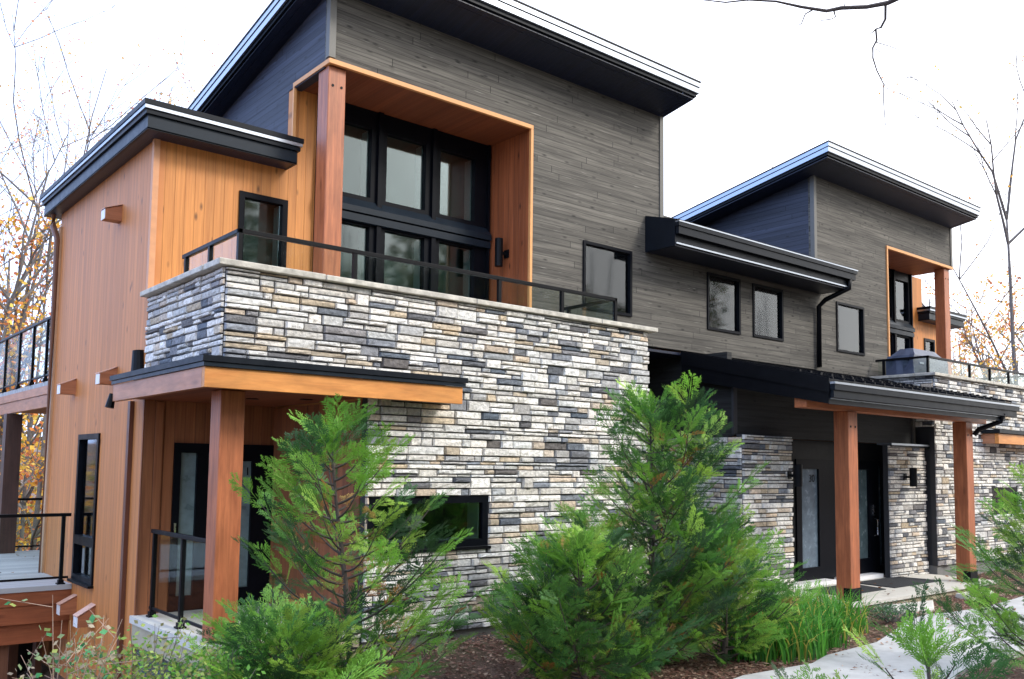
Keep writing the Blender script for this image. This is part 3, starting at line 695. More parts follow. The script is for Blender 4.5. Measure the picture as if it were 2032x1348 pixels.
MB().tube([(16.48, 8.93, 1.10), (16.48, 8.86, 1.08), (16.48, 8.86, .80), (16.48, 8.93, .78)], .012, 8).box(16.46, 8.915, 1.16, 16.50, 8.945, 1.36).build('handle', M_steel, d2)
MB().box(13.25, 8.72, .015, 14.75, 8.97, .085).build('threshold', M_white, d1); MB().box(15.1, 8.72, .015, 16.40, 8.97, .085).build('threshold', M_white, d2)
wall_light(TF(YE - .03), 13.10, 1.92, .36, .07); wall_light(TF(YE - .03), 17.0, 1.90, .36, .07)
# slab
box_part('porch_slab', M_slab, H, 12.55, 7.22, -.035, 17.75, 8.56, .012); box_part('porch_slab', M_slab, H, 13.24, 8.56, -.035, 16.4, 8.96, .012)
MB().box(12.60, 7.27, -.5, 17.7, 8.5, -.036).build('slab_edge', M_edge, H)
MB().box(12.585, 7.30, -.5, 12.598, 8.55, -.04).build('foundation', M_found, H)
column(12.90, 7.38, .013, 2.93, .27, .25, base=True); column(16.98, 7.38, .013, 2.93, .27, .25, base=True)
MB().box(11.78, 7.40, 2.932, 17.9, 7.60, 3.10).build('beam', M_red, H, bevel=.006)
er = MB().slopebox(11.75, 18.05, 7.0, 9.69, 3.26, 3.32, 3.88, 3.94).build('roof', M_blk, H)
ribs = MB()
for i in range(22):
    x = 11.80 + i * .295; ribs.slopebox(x, x + .03, 6.98, 9.69, 3.32, 3.35, 3.94, 3.97)
ribs.build('seams', M_blk, er)
for i in range(21):
    for yy in (7.25, 7.6): 
        x = 11.93 + i * .295; z = 3.33 + (yy - 7.0) * .23; MB().box(x, yy, z, x + .05, yy + .05, z + .055).build('snow_guard', M_blk, er)
MB().box(11.72, 6.90, 3.16, 18.15, 6.98, 3.24).box(11.74, 6.93, 3.05, 18.1, 6.985, 3.16).build('gutter', M_fas, er)
MB().box(11.71, 6.89, 3.244, 18.16, 6.97, 3.275).box(11.76, 6.985, 3.03, 17.6, 6.998, 3.045).build('gutter_lip', M_fasm, er)
MB().box(11.75, 7.0, 2.96, 17.75, 7.03, 3.25).build('fascia', M_fas, er)
MB().slopebox(11.72, 11.748, 7.0, 9.69, 2.96, 3.33, 3.50, 3.96).slopebox(11.70, 11.719, 6.98, 9.69, 3.12, 3.33, 3.74, 3.96).build('fascia', M_blk, er)
MB().slopebox(11.76, 18.0, 7.04, 8.76, 3.10, 3.12, 3.42, 3.44).build('soffit', M_navy, er)
MB().tube([(17.55, 6.96, 3.1), (17.55, 7.0, 2.95), (17.32, 7.3, 2.80), (17.30, 7.38, 2.7)], .045, 8).build('downspout', M_blk, H)

# ---- stone volume 2 (mirror of the first) with balcony
W4 = (20.44, 21.82, 1.10, 1.68)
stones('stone_wall', TF(YS), 17.90, 24.5, .16, 3.92, [W4], H, 21)
stones('stone_wall', TL(17.90), -YF, -YS, 2.9, 3.92, [], H, 22, pr=.02)
MB().box(17.94, YS + .11, .16, 18.02, 8.9, 3.9).build('stone_return', M_mort, H)
box_part('foundation', M_conc, H, 17.95, YS + .03, -.9, 24.4, YS + .35, .16)
window(TF(YS), *W4, H, fw=.08, proud=0, sill='w', label='long low window in the far stone wall')
caps(17.80, 24.6, YS - .09, YS + .33, 3.925, 3.985, 0, 9); caps(17.80, 18.2, YS + .335, YF - .01, 3.925, 3.985, 1, 10)
MB().box(18.0, YS + .1, 3.70, 24.4, YF - .002, 3.80).box(18.7, YF + .13, 3.7, 24.0, YR - .03, 3.8).build('balcony_floor', M_deckb, H)
railing(H, [(17.96, 9.60), (17.96, 8.52), (23.2, 8.52), (23.2, 10.2)], 3.986, RZ + .01, [(17.96, 9.45), (17.96, 8.52), (19.85, 8.52), (20.86, 8.52), (21.85, 8.52), (23.2, 8.52), (23.2, 9.6)], name='balcony_railing', foot=False)
c2 = MB().box(20.0, 8.02, 2.87, 23.2, 8.395, 2.90).box(19.94, 7.98, 2.84, 23.25, 8.019, 2.915).box(19.94, 8.02, 2.84, 19.97, 8.395, 2.915).build('canopy', M_fas, H)
MB().box(20.0, 8.03, 2.62, 23.2, 8.11, 2.83).build('fascia', M_beam, c2, bevel=.003); MB().box(20.0, 8.113, 2.62, 20.06, 8.39, 2.83).build('fascia', M_beamy, c2)
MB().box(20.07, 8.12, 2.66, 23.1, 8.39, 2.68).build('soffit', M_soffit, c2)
# back and inner closure so that the house is solid from behind
MB().box(XW + .13, YB - .1, -3, 23.7, YB, 5.8).build('back_wall', M_side, H)
MB().box(23.7, YR, -1, 23.8, YB, 5.8).build('side_wall', M_side, H)

# ================================================================= things on and round the house
gb = thing('covered_grill', 'barbecue grill under a dark blue fabric cover at the corner of the far balcony', 'grill', (18.7, 9.1, 3.80))
cv = MB()
for (z0, z1, a, b) in ((3.80, 4.30, (.80, .30), (.76, .29)), (4.302, 4.40, (.76, .29), (.72, .28)), (4.402, 4.56, (.66, .27), (.50, .15))):
    cv.hexa([(18.72 - a[0], 9.1 - a[1], z0), (18.72 + a[0], 9.1 - a[1], z0), (18.72 + a[0], 9.1 + a[1], z0), (18.72 - a[0], 9.1 + a[1], z0),
             (18.72 - b[0], 9.1 - b[1], z1), (18.72 + b[0], 9.1 - b[1], z1), (18.72 + b[0], 9.1 + b[1], z1), (18.72 - b[0], 9.1 + b[1], z1)])
co = cv.build('cover', M_cover, gb)
bm = bmesh.new(); bm.from_mesh(co.data); bmesh.ops.remove_doubles(bm, verts=bm.verts, dist=1e-3); bmesh.ops.subdivide_edges(bm, edges=bm.edges, cuts=4, use_grid_fill=True)
for v in bm.verts:
    k = math.sin(v.co.x * 17 + v.co.y * 9) * .5 + math.sin(v.co.x * 7 - v.co.z * 13) * .5; v.co.y += k * .016; v.co.x += math.cos(v.co.y * 19 + v.co.z * 5) * .014
bm.to_mesh(co.data); bm.free()
MB().box(18.2, 8.80, 4.22, 18.38, 8.815, 4.26).build('vent_flap', plain('grey_flap', (.30, .34, .40), .5), gb)
db = thing('deck_box', 'low grey-green storage box on the far balcony right of the timber column', 'storage box', (20.9, 9.9, 3.8))
MB().box(20.45, 9.7, 3.80, 21.45, 10.15, 4.17).build('body', plain('box_green', (.22, .25, .22), .7), db, bevel=.01); MB().box(20.42, 9.67, 4.172, 21.48, 10.18, 4.21).build('lid', plain('box_lid', (.28, .31, .28), .7), db, bevel=.008)
tag(MB().hexa([(13.35, 7.80, .013), (14.75, 7.80, .013), (14.95, 8.55, .013), (13.45, 8.55, .013), (13.35, 7.80, .026), (14.75, 7.80, .026), (14.95, 8.55, .026), (13.45, 8.55, .026)]).build('doormat', M_mat), 'dark doormat before the left entry door, behind the near post', 'doormat')
tag(MB().hexa([(15.05, 7.80, .013), (16.75, 7.80, .013), (16.7, 8.60, .013), (15.1, 8.60, .013), (15.05, 7.80, .026), (16.75, 7.80, .026), (16.7, 8.60, .026), (15.1, 8.60, .026)]).build('doormat', M_mat), 'dark doormat before the right entry door with the chrome handle', 'doormat')

# ---------------------------------------------------------------- ground
def sm(t): t = min(1, max(0, t)); return t * t * (3 - 2 * t)
def ground(x, y):
    s = sm((y - 6) / 5.5) * sm((5.2 - x) / 5.0); z = -.12 - 2.6 * s
    far = math.hypot(x - 10, y - 8)
    if y > 15: z -= 2.4 * sm((y - 15) / 8) * (1 - sm((5.2 - x) / 5.0)) * .9
    z += .16 * sm((y - 6.9) / 1.1) * sm((9 - y) / .5) * sm((x - 4.2) / 1.2) * sm((11.2 - x) / 1.0)
    z += .03 * math.sin(x * 1.7 + y) * math.cos(y * 1.3)
    if y > 25: z += (y - 25) * .03
    return z
gm = MB(); xs = np.concatenate([np.linspace(-400, -40, 8), np.linspace(-36, 60, 97), np.linspace(66, 500, 8)]); ys = np.concatenate([np.linspace(-300, -30, 6), np.linspace(-26, 60, 87), np.linspace(66, 500, 8)])
nx, ny = len(xs), len(ys)
gm.v = [(float(x), float(y), ground(float(x), float(y))) for y in ys for x in xs]
gm.f = [(j * nx + i, j * nx + i + 1, (j + 1) * nx + i + 1, (j + 1) * nx + i) for j in range(ny - 1) for i in range(nx - 1)]; gm.c = [None] * len(gm.f)
kg = NT('mulch_ground'); P, c = kg.pos()
n1 = kg.noise(P, 55, 5, .7); n2 = kg.noise(P, 1.2, 4, .6)
cg = kg.mix(kg.ramp(n1, .35, .68), rgb((.07, .045, .035)), rgb((.26, .17, .13)))
cg = kg.mix(kg.ramp(n2, .45, .65, 0, .6), cg, rgb((.085, .085, .035)))
kg.set(kg.b.inputs['Base Color'], cg); kg.b.inputs['Roughness'].default_value = .95; kg.bump(n1, .9, .04)
struct('ground', gm, kg.m)
pp = [(6.3, 5.35), (7.707, 5.60), (8.8, 5.50), (9.3, 5.636), (10.512, 5.693), (11.435, 5.949), (12.401, 6.265), (13.153, 6.343), (13.807, 6.203), (14.703, 6.144), (16.6, 6.30), (24, 6.6), (24, 4.9), (11.5, 4.40), (10.577, 4.437), (9.605, 4.333), (8, 3.8), (6, 3.2)]
pm = MB(); N = len(pp)
pm.v = [(x, y, -.055) for x, y in pp] + [(x, y, -.3) for x, y in pp]
pm.f = [tuple(range(N))] + [(i, (i + 1) % N, N + (i + 1) % N, N + i) for i in range(N)]; pm.c = [None] * len(pm.f)
kp = NT('path_concrete'); P, c = kp.pos(); n = kp.noise(P, 3, 6, .65); n3 = kp.noise(P, 90, 3, .6)
kp.set(kp.b.inputs['Base Color'], kp.mix(kp.ramp(n, .3, .7), rgb((.34, .34, .33)), rgb((.48, .48, .47)))); kp.b.inputs['Roughness'].default_value = .85; kp.bump(n3, .3, .004)
struct('path', pm, kp.m)
st = MB().hexa([(12.95, 6.66, -.13), (13.75, 6.50, -.13), (14.55, 6.92, -.13), (13.3, 7.12, -.13), (12.97, 6.68, -.03), (13.74, 6.53, -.03), (14.52, 6.90, -.03), (13.3, 7.09, -.03)])
tag(st.build('stepping_stone', M_slab, bevel=.015), 'flat pale stepping stone between the porch and the path', 'stepping stone')
st = MB().hexa([(15.6, 6.75, -.13), (16.6, 6.8, -.13), (16.7, 7.1, -.13), (15.7, 7.1, -.13), (15.62, 6.77, -.04), (16.58, 6.82, -.04), (16.68, 7.08, -.04), (15.72, 7.08, -.04)])
tag(st.build('stepping_stone', M_slab, bevel=.015), 'flat pale stepping stone at the right end of the porch edge', 'stepping stone')

# fallen leaves and bark mulch
def scatter(n, regions, size, cols, name, z_off=.0):
    V = []; F = []; C = []
    tot = sum(r[4] for r in regions)
    for r in regions:
        for _ in range(int(n * r[4] / tot)):
            x = random.uniform(r[0], r[1]); y = random.uniform(r[2], r[3]); z = (r[5] if len(r) > 5 else ground(x, y)) + random.uniform(.005, .035) + z_off
            s = random.uniform(*size); a = random.uniform(0, 6.28); t = random.uniform(-.6, .6)
            dx, dy = math.cos(a) * s, math.sin(a) * s; b = len(V)
            V += [(x - dx, y - dy, z), (x + dy * .5, y - dx * .5, z + t * s), (x + dx, y + dy, z + abs(t) * s * .6), (x - dy * .5, y + dx * .5, z)]
            F.append((b, b + 1, b + 2, b + 3)); c_ = random.choice(cols); k = random.uniform(.6, 1.3); C.append([q * k for q in c_])
    o = np_mesh(name, V, F, C, M_leaf); return tag(o, kind='stuff')
o = scatter(44000, [(4.6, 9.4, 4.6, 6.8, 12), (9, 12.6, 5.6, 7.4, 3), (12.5, 18, 6.3, 7.25, 6), (17.6, 22, 7.0, 8.4, 4), (5.0, 9.8, 6.6, 8.4, 6), (9.8, 12.6, 7.0, 8.8, 2), (9, 13, 3.2, 4.5, 2)], (.012, .035),
            [(.30, .17, .13), (.40, .25, .19), (.16, .085, .065), (.55, .41, .31), (.24, .13, .10)], 'mulch')
tag(o, 'reddish brown bark mulch and leaf litter on the ground by the porch', 'mulch')
o = scatter(150, [(12.8, 17.4, 7.3, 8.5, 3, .012), (8.5, 15, 4.8, 6.1, 3, -.055), (9.3, 13.5, 5.4, 6.0, 4, -.055), (1.5, 3.2, 13.6, 18, 2, .345), (3.5, 4.6, 15.2, 18.4, 2, .345)], (.02, .045), [(.45, .16, .03), (.30, .12, .04), (.10, .05, .03)], 'fallen_leaves')
tag(o, 'scattered brown and orange dry leaves on the slabs and deck', 'leaves')

# ---------------------------------------------------------------- evergreen foliage
def spray_template(seed, L=.36, n=10):
    """flat cedar plume: diamonds in the local plane (x out, y side, z up), three orders of branching"""
    rs = random.Random(seed); Q = []
    def dia(p, a, l, w, z=0.):
        c, s = math.cos(a), math.sin(a); tipz = z - l * .12
        Q.append([(p[0], p[1], z), (p[0] + c * l * .55 - s * w, p[1] + s * l * .55 + c * w, z), (p[0] + c * l, p[1] + s * l, tipz), (p[0] + c * l * .55 + s * w, p[1] + s * l * .55 - c * w, z)])
    bend = rs.uniform(-.5, .5)
    for i in range(n):
        t = (i + .5) / n; x = L * t; y0 = bend * L * .3 * t * t; z = -.22 * L * t * t
        for sd in (-1, 1):
            if rs.random() < .1: continue
            bl = L * .50 * (1 - t * .72) * rs.uniform(.65, 1.2) * (.55 + .9 * min(1, t * 3)); a = sd * rs.uniform(.5, .85) + bend * t; c, s = math.cos(a), math.sin(a)
            dia((x, y0), a, bl, .0036, z)
            m = 4 if bl > .07 else 2
            for j in range(m):
                q = .22 + j * .72 / m; p = (x + c * bl * q, y0 + s * bl * q)
                for s2 in (-1, 1): dia(p, a + s2 * rs.uniform(.4, .7), bl * .38 * (1 - q * .45) * rs.uniform(.7, 1.2), .0046, z - .01 * q)
    dia((0, 0), bend * .15, L, .0035, 0); dia((L * .9, bend * L * .26), bend, L * .18, .005, -.2 * L)
    return np.array(Q)          # (m,4,3)
SPR = [spray_template(i) for i in range(5)]
def place_sprays(name, items, parent):
    """items: (pos, dir, up, scale, colour)"""
    VV = []; CC = []
    for (p, d, u, s, col) in items:
        d = Vector(d).normalized(); u = Vector(u); y = u.cross(d)
        if y.length < 1e-3: y = Vector((0, 1, 0))
        y.normalize(); z = d.cross(y); R_ = np.array([d, y, z])
        q = SPR[random.randrange(5)] * s
        VV.append(q.reshape(-1, 3) @ R_ + np.array(p)); m = len(q)
        k = 1 + rng.uniform(-.18, .18, m)
        CC.append(np.array(col)[None] * k[:, None])
    V = np.concatenate(VV); C = np.concatenate(CC); F = np.arange(len(V)).reshape(-1, 4)
    return np_mesh(name, V, F, np.clip(C, 0, 1), M_ced, parent)
GR = [(.205, .43, .055), (.15, .35, .05), (.33, .52, .08), (.085, .23, .045), (.05, .14, .04), (.035, .09, .03)]
def green():
    c = random.choice(GR); k = random.uniform(.8, 1.25); return (c[0] * k, c[1] * k, c[2] * k)
BROWN = [(.50, .24, .07), (.38, .16, .05), (.55, .36, .12), (.30, .22, .07)]
def cedar(x, y, h, rad, label, nb=70, seed=1, lean=(0, 0), brown=.13, dens=1.0, zb=None, tops=1, size=1.0, split=.0):
    random.seed(seed); z0 = ground(x, y) if zb is None else zb
    t = thing('cedar_tree', label, 'cedar tree', (x, y, z0), 'young cedars in front of the house')
    tr = MB(); items = []
    def trunk_pt(f): return Vector((x + lean[0] * f + .05 * math.sin(f * 5), y + lean[1] * f, z0 + h * f))
    tr.tube([trunk_pt(i / 8) for i in range(9)], [.034 * (1 - i / 9) + .004 for i in range(9)], 7)
    if split: tr.tube([trunk_pt(.1), trunk_pt(.3) + Vector((.12, -.1, 0)), trunk_pt(.6) + Vector((.28, -.2, 0)), trunk_pt(.85) + Vector((split, -split * .6, 0))], [.022, .018, .012, .005], 6)
    for b in range(nb):
        f = .03 + .95 * ((b + random.random()) / nb) ** 1.12
        base = trunk_pt(f)
        if split and f > .15 and random.random() < .4: base += Vector((split, -split * .6, 0)) * min(1, f)
        a = b * 2.399 + random.uniform(-.5, .5)
        prof = rad * ((1 - f) ** .95 * 1.12) * random.uniform(.42, 1.18) + .09
        if f < .12: prof *= .85
        el = random.uniform(.35, .75) + f * .35; hd = Vector((math.cos(a), math.sin(a), 0)); K = 6
        pts = []
        for i in range(K + 1):
            s = i / K; pts.append(base + hd * prof * s + Vector((0, 0, prof * (math.tan(el) * .55 * s + .22 * s * s - .25 * math.sin(s * math.pi) * .4))))
        tr.tube(pts, [.010 * (1 - i / (K + 1)) + .0022 for i in range(K + 1)], 4, cap=False)
        br = random.random() < brown * .35
        tone = green(); n = max(2, int((prof / .085 + 1.5) * dens)); hang = random.uniform(-.15, .4)
        for i in range(n):
            s = .18 + .82 * (i + random.random() * .8) / n
            j = min(K - 1, int(s * K)); p = pts[j].lerp(pts[j + 1], s * K - j); d = (pts[j + 1] - pts[j]).normalized()
            side = 1 if i % 2 else -1; ax = Vector((0, 0, 1)); lat = d.cross(ax).normalized() * side
            dd = (d * random.uniform(.5, 1.1) + lat * random.uniform(.2, 1.0) + Vector((0, 0, hang + random.uniform(-.3, .3)))).normalized()
            up = Vector((random.uniform(-1, 1), random.uniform(-1, 1), random.uniform(.1, 1)))
            inner = s < .55
            small = 1.
            if ((inner or random.random() < .35) and random.random() < brown * 1.5) or (br and random.random() < .6): col = random.choice(BROWN); small = .55
            else:
                g2 = tone if random.random() < .65 else green(); col = g2
            items.append((p, dd, up, random.uniform(.55, 1.15) * size * small * (.75 if s > .9 else 1), col))
        items.append((pts[-1] - (pts[-1] - pts[-2]) * .3, pts[-1] - pts[-2], (0, random.uniform(-1, 1), 1), random.uniform(.7, 1.05) * size, tone))
    for k in range(10):
        p = trunk_pt(random.uniform(.88, .98)); items.append((p, (random.uniform(-1, 1), random.uniform(-1, 1), random.uniform(.5, 2.0)), (random.uniform(-1, 1), random.uniform(-1, 1), .3), random.uniform(.6, .95) * size, GR[0]))
    tr.build('trunk', M_bark, t, smooth=True); place_sprays('crown', items, t)
    return t
cedar(3.95, 6.9, 2.42, .98, 'young cedar before the dark porch, leftmost of the cedars', nb=66, seed=11, lean=(-.16, 0), dens=.66, brown=.22)
cedar(7.25, 6.45, 2.78, 1.12, 'tallest young cedar in the middle, before the right end of the stone wall', nb=112, seed=23, lean=(.10, 0), dens=.85, split=.36)
cedar(6.05, 6.2, 1.30, .88, 'lower dark cedar pressed against the left side of the tallest cedar', nb=70, seed=31, dens=.95, brown=.08)
cedar(8.25, 6.25, 1.35, .72, 'low spreading cedar against the right side of the tallest cedar', nb=52, seed=37, dens=.9)
cedar(10.35, 3.75, 1.9, .95, 'feathery cedar at the right edge beside the path', nb=44, seed=41, dens=.7, brown=.03, size=.95)
cedar(5.75, 2.75, .98, .42, 'small sparse cedar with thin fronds in the foreground over the path', nb=9, seed=47, dens=.3, brown=.02)
cedar(5.05, 3.15, .62, .34, 'smallest cedar at the bottom edge left of the path', nb=12, seed=49, dens=.5, brown=.02)
cedar(3.10, 6.35, .80, .60, 'low bright green cedar at the foot of the porch post', nb=46, seed=53, dens=1.0, brown=.05)

# grass, leafy plants, twiggy bush
def blades(name, spots, n, hgt, parent, cols, w=.011, droop=.5):
    V = []; F = []; C = []
    for _ in range(n):
        cx, cy, r = random.choice(spots); a = random.uniform(0, 6.28); q = r * math.sqrt(random.random())
        x, y = cx + math.cos(a) * q, cy + math.sin(a) * q; z = ground(x, y) - .01
        h = random.uniform(*hgt); b = random.uniform(0, 6.28); o = random.uniform(.1, droop); c = random.choice(cols); k = random.uniform(.75, 1.2)
        ux, uy = -math.sin(b) * w * random.uniform(.6, 1.2), math.cos(b) * w; K = 5; base = len(V)
        for i in range(K + 1):
            t = i / K; px = x + math.cos(b) * h * o * t * t; py = y + math.sin(b) * h * o * t * t; pz = z + h * (t - .28 * o * t * t * t * 1.6); ww = (1 - t ** 2) + .05
            V += [(px - ux * ww, py - uy * ww, pz), (px + ux * ww, py + uy * ww, pz)]
        for i in range(K): F.append((base + 2 * i, base + 2 * i + 1, base + 2 * i + 3, base + 2 * i + 2)); C.append([m * k for m in c])
    return np_mesh(name, V, F, C, M_leaf, parent)
random.seed(5)
GC = [(.10, .34, .04), (.15, .42, .06), (.06, .24, .035), (.10, .34, .04), (.07, .25, .035), (.10, .32, .04), (.05, .19, .03), (.50, .45, .10)]
for i, (cx, cy, r, lb) in enumerate(((8.95, 6.15, .5, 'clump of long green blades between the tallest cedar and the porch, left of three clumps'), (9.9, 6.45, .55, 'clump of long green blades in the middle of the bed by the porch'), (10.95, 6.75, .5, 'clump of long green blades touching the dark side of the porch slab'))):
    t = thing('grass_clump', lb, 'grass clump', (cx, cy, ground(cx, cy)), 'grass clumps beside the entry porch')
    blades('blades', [(cx, cy, r), (cx - .2, cy + .15, r * .8), (cx + .2, cy - .2, r * .7)], 560, (.38, .78), t, GC, droop=1.0)
def leafy(name, label, cat, x, y, h, r, n, cols, leaf=(.03, .05), stems=12, bare=.3, group=None, zb=None, mat=None):
    z0 = ground(x, y) if zb is None else zb
    t = thing(name, label, cat, (x, y, z0), group); s = MB(); V = []; F = []; C = []
    ends = []
    for i in range(stems):
        a = random.uniform(0, 6.28); q = r * math.sqrt(random.random()); hh = h * random.uniform(.6, 1.0) * (1 - .4 * q / r)
        p0 = Vector((x, y, z0 - .03)); p3 = Vector((x + math.cos(a) * q, y + math.sin(a) * q, z0 + hh)); mid = p0.lerp(p3, .5) + Vector((random.uniform(-.05, .05), random.uniform(-.05, .05), .04 * h))
        s.tube([p0, mid, p3], [.007, .005, .002], 4, cap=False); ends.append((p0, mid, p3))
        for j in range(3):
            b0 = mid.lerp(p3, random.random()); b1 = b0 + Vector((random.uniform(-1, 1), random.uniform(-1, 1), random.uniform(0, 1))).normalized() * h * .22
            s.tube([b0, b1], [.003, .0015], 4, cap=False); ends.append((b0, b0.lerp(b1, .5), b1))
    for _ in range(n):
        a, m, b = random.choice(ends); f = bare + (1 - bare) * random.random(); p = a.lerp(m, f * 2) if f < .5 else m.lerp(b, f * 2 - 1)
        p = p + Vector((random.gauss(0, .03), random.gauss(0, .03), random.gauss(0, .02))) * (r / .4)
        l = random.uniform(*leaf); d = Vector((random.uniform(-1, 1), random.uniform(-1, 1), random.uniform(-.6, .8))).normalized(); e = d.cross(Vector((random.uniform(-1, 1), random.uniform(-1, 1), random.uniform(-1, 1)))).normalized() * l * .32
        k = len(V); V += [p, p + d * l * .45 + e, p + d * l, p + d * l * .45 - e]; F.append((k, k + 1, k + 2, k + 3)); c = random.choice(cols); q = random.uniform(.75, 1.25); C.append([v * q for v in c])
    s.build('stems', mat or M_barkg, t); np_mesh('leaves', [tuple(v) for v in V], F, C, M_leaf, t); return t
leafy('shrub', 'small variegated shrub at the near corner of the entry porch', 'shrub', 12.35, 6.45, .42, .45, 900, [(.10, .22, .08), (.07, .17, .08), (.30, .38, .28)], (.025, .045), 26)
leafy('shrub', 'twiggy half-bare bush with few leaves in the bottom left corner', 'shrub', 1.70, 6.6, 1.50, .50, 300, [(.08, .30, .12), (.30, .36, .10), (.50, .42, .30), (.22, .30, .14)], (.03, .07), 15, .45, zb=-.15, mat=plain('pale_twig', (.33, .23, .17), .8))
leafy('shrub', 'low yellow-green shrub at the bottom edge left of the porch', 'shrub', 2.15, 6.5, 1.08, .60, 3000, [(.26, .40, .07), (.36, .46, .12), (.14, .32, .06), (.30, .28, .12)], (.03, .05), 46, .2, zb=-.15)
leafy('shrub', 'low green shrub in front of the porch slab', 'shrub', 2.75, 6.5, 1.0, .60, 3000, [(.16, .40, .06), (.24, .48, .09), (.10, .28, .05)], (.03, .05), 46, .2, zb=-.15)
rk = MB(); K = 10
for i in range(K + 1):
    for j in range(14):
        th = math.pi * i / K; ph = 2 * math.pi * j / 14; rr = 1 + .12 * math.sin(3 * ph + i) + .08 * math.cos(5 * ph - i * 2)
        rk.v.append((3.0 + .30 * rr * math.sin(th) * math.cos(ph), 8.1 + .25 * rr * math.sin(th) * math.sin(ph), -.22 + .26 * rr * math.cos(th)))
for i in range(K):
    for j in range(14): rk.f.append((i * 14 + j, i * 14 + (j + 1) % 14, (i + 1) * 14 + (j + 1) % 14, (i + 1) * 14 + j)); rk.c.append(None)
tag(rk.build('boulder', M_rock, smooth=True), 'grey boulder behind the low shrubs left of the porch slab', 'boulder')

# ---------------------------------------------------------------- trees
AUT = [(.85, .42, .05), (.80, .50, .08), (.70, .26, .06), (.88, .60, .12), (.62, .20, .08)]
AUT_WASHED = [(.92, .58, .22), (.88, .50, .25), (.80, .38, .22), (.92, .68, .25), (.72, .34, .24)]  # paler and pinker: washout against the bright sky put into the leaf colours
def tree(x, y, h, label, n_leaf, cols, seed, r0=.16, leaf=.10, spread=.35, group=None, zb=None, lean=(0, 0), lo=.25, lv=3, name='tree', droop=0.):
    random.seed(seed); z0 = (ground(x, y) if zb is None else zb) - .1
    t = thing(name, label, 'tree', (x, y, z0), group); m = MB(); tips = []
    def br(p, d, L, r, lev):
        K = 5; pts = [p]; dd = d.copy()
        for i in range(K):
            jit = .035 if lev == 0 else .10; dd = (dd + Vector((random.gauss(0, jit), random.gauss(0, jit), random.gauss(.03, .06) - droop * .03))).normalized(); pts.append(pts[-1] + dd * L / K)
        m.tube(pts, [r * (1 - .75 * i / K) + .003 for i in range(K + 1)], 6 if lev < 2 else 4, cap=False)
        if lev >= 1: tips.append(pts)
        if lev < lv:
            for i in range(5 if lev == 0 else 4):
                f = random.uniform(lo if lev == 0 else .25, .98); j = min(K - 1, int(f * K)); q = pts[j].lerp(pts[j + 1], f * K - j)
                for rep in range(2 if lev == 0 else 1):
                    a = random.uniform(0, 6.28); sd = Vector((math.cos(a), math.sin(a), 0)); nd = (dd * random.uniform(.5, 1.0) + sd * random.uniform(.5, 1.0) + Vector((0, 0, .15))).normalized()
                    br(q, nd, L * random.uniform(.32, .52) * (1.25 if lev else 1), r * .42, lev + 1)
    br(Vector((x, y, z0)), Vector((lean[0], lean[1], 1)).normalized(), h, r0, 0)
    m.build('trunk', M_barkg, t)
    V = []; F = []; C = []
    for _ in range(n_leaf):
        pts = random.choice(tips); j = random.randrange(1, 5); p = pts[j].lerp(pts[j + 1], random.random()) + Vector((random.gauss(0, .16), random.gauss(0, .16), random.gauss(-.04, .14)))
        l = leaf * random.uniform(.6, 1.4); d = Vector((random.uniform(-1, 1), random.uniform(-1, 1), random.uniform(-.8, .5))).normalized(); e = d.cross(Vector((random.uniform(-1, 1), random.uniform(-1, 1), random.uniform(-1, 1)))).normalized() * l * .4
        k = len(V); V += [tuple(p), tuple(p + d * l * .5 + e), tuple(p + d * l), tuple(p + d * l * .5 - e)]; F.append((k, k + 1, k + 2, k + 3)); c = random.choice(cols); q = random.uniform(.7, 1.2); C.append([v * q for v in c])
    if n_leaf: np_mesh('crown', V, F, C, M_leaf, t)
    return t
G1 = 'trees behind the left end of the house'; G2 = 'trees behind the right end of the house'
tree(3.9, 27, 13.5, 'tall thin maple with sparse orange leaves, nearest behind the upper deck', 2300, AUT_WASHED, 3, r0=.075, leaf=.075, group=G1, zb=-3, lean=(.06, 0))
tree(6.3, 31, 12.5, 'thin maple behind the left roof edge', 1700, AUT_WASHED, 4, r0=.07, leaf=.075, group=G1, zb=-3)
tree(4.2, 36, 16, 'slender tree with pale orange leaves at the left edge', 2400, AUT_WASHED, 5, r0=.085, leaf=.085, group=G1, zb=-3)
tree(7.6, 38, 15, 'half-bare tree seen left of the slate roof', 900, AUT_WASHED, 6, r0=.075, leaf=.08, group=G1, zb=-3)
tree(5.2, 24.5, 7.5, 'short golden maple seen under the upper deck', 2600, AUT, 8, r0=.10, leaf=.12, group=G1, zb=-3, lo=.1)
tree(4.6, 29, 8.5, 'golden tree with a dark trunk under the upper deck', 2600, AUT, 9, r0=.16, leaf=.13, group=G1, zb=-3, lo=.1)
tree(6.6, 33, 9, 'yellow leafed tree close to the house corner, under the deck', 2400, AUT, 10, r0=.15, leaf=.14, group=G1, zb=-3, lo=.1)
tree(43.5, 16.9, 15, 'tall nearly bare tree with one dark trunk right of the far column', 420, AUT, 12, r0=.15, lean=(.035, -.085), leaf=.12, group=G2, zb=-1, lo=.3)
tree(44, 15.3, 9, 'nearly bare tree at the right edge', 300, AUT, 13, r0=.10, leaf=.12, group=G2, zb=-1)
tree(38, 17.2, 7.5, 'thin tree with orange leaves just right of the far column', 1100, AUT, 14, r0=.09, leaf=.11, group=G2, zb=-1)
tree(50, 20.5, 9.5, 'golden tree low behind the far balcony railing', 2400, AUT, 15, r0=.12, leaf=.15, group=G2, zb=-1, lo=.15)
tree(52, 18.5, 9.0, 'golden tree at the right edge behind the railing', 2400, AUT, 16, r0=.12, leaf=.15, group=G2, zb=-1, lo=.15)
tree(34, 15.8, 9.6, 'thin bare tree seen through the corner of the far tower', 60, AUT, 17, r0=.07, leaf=.1, group=G2, zb=-1)
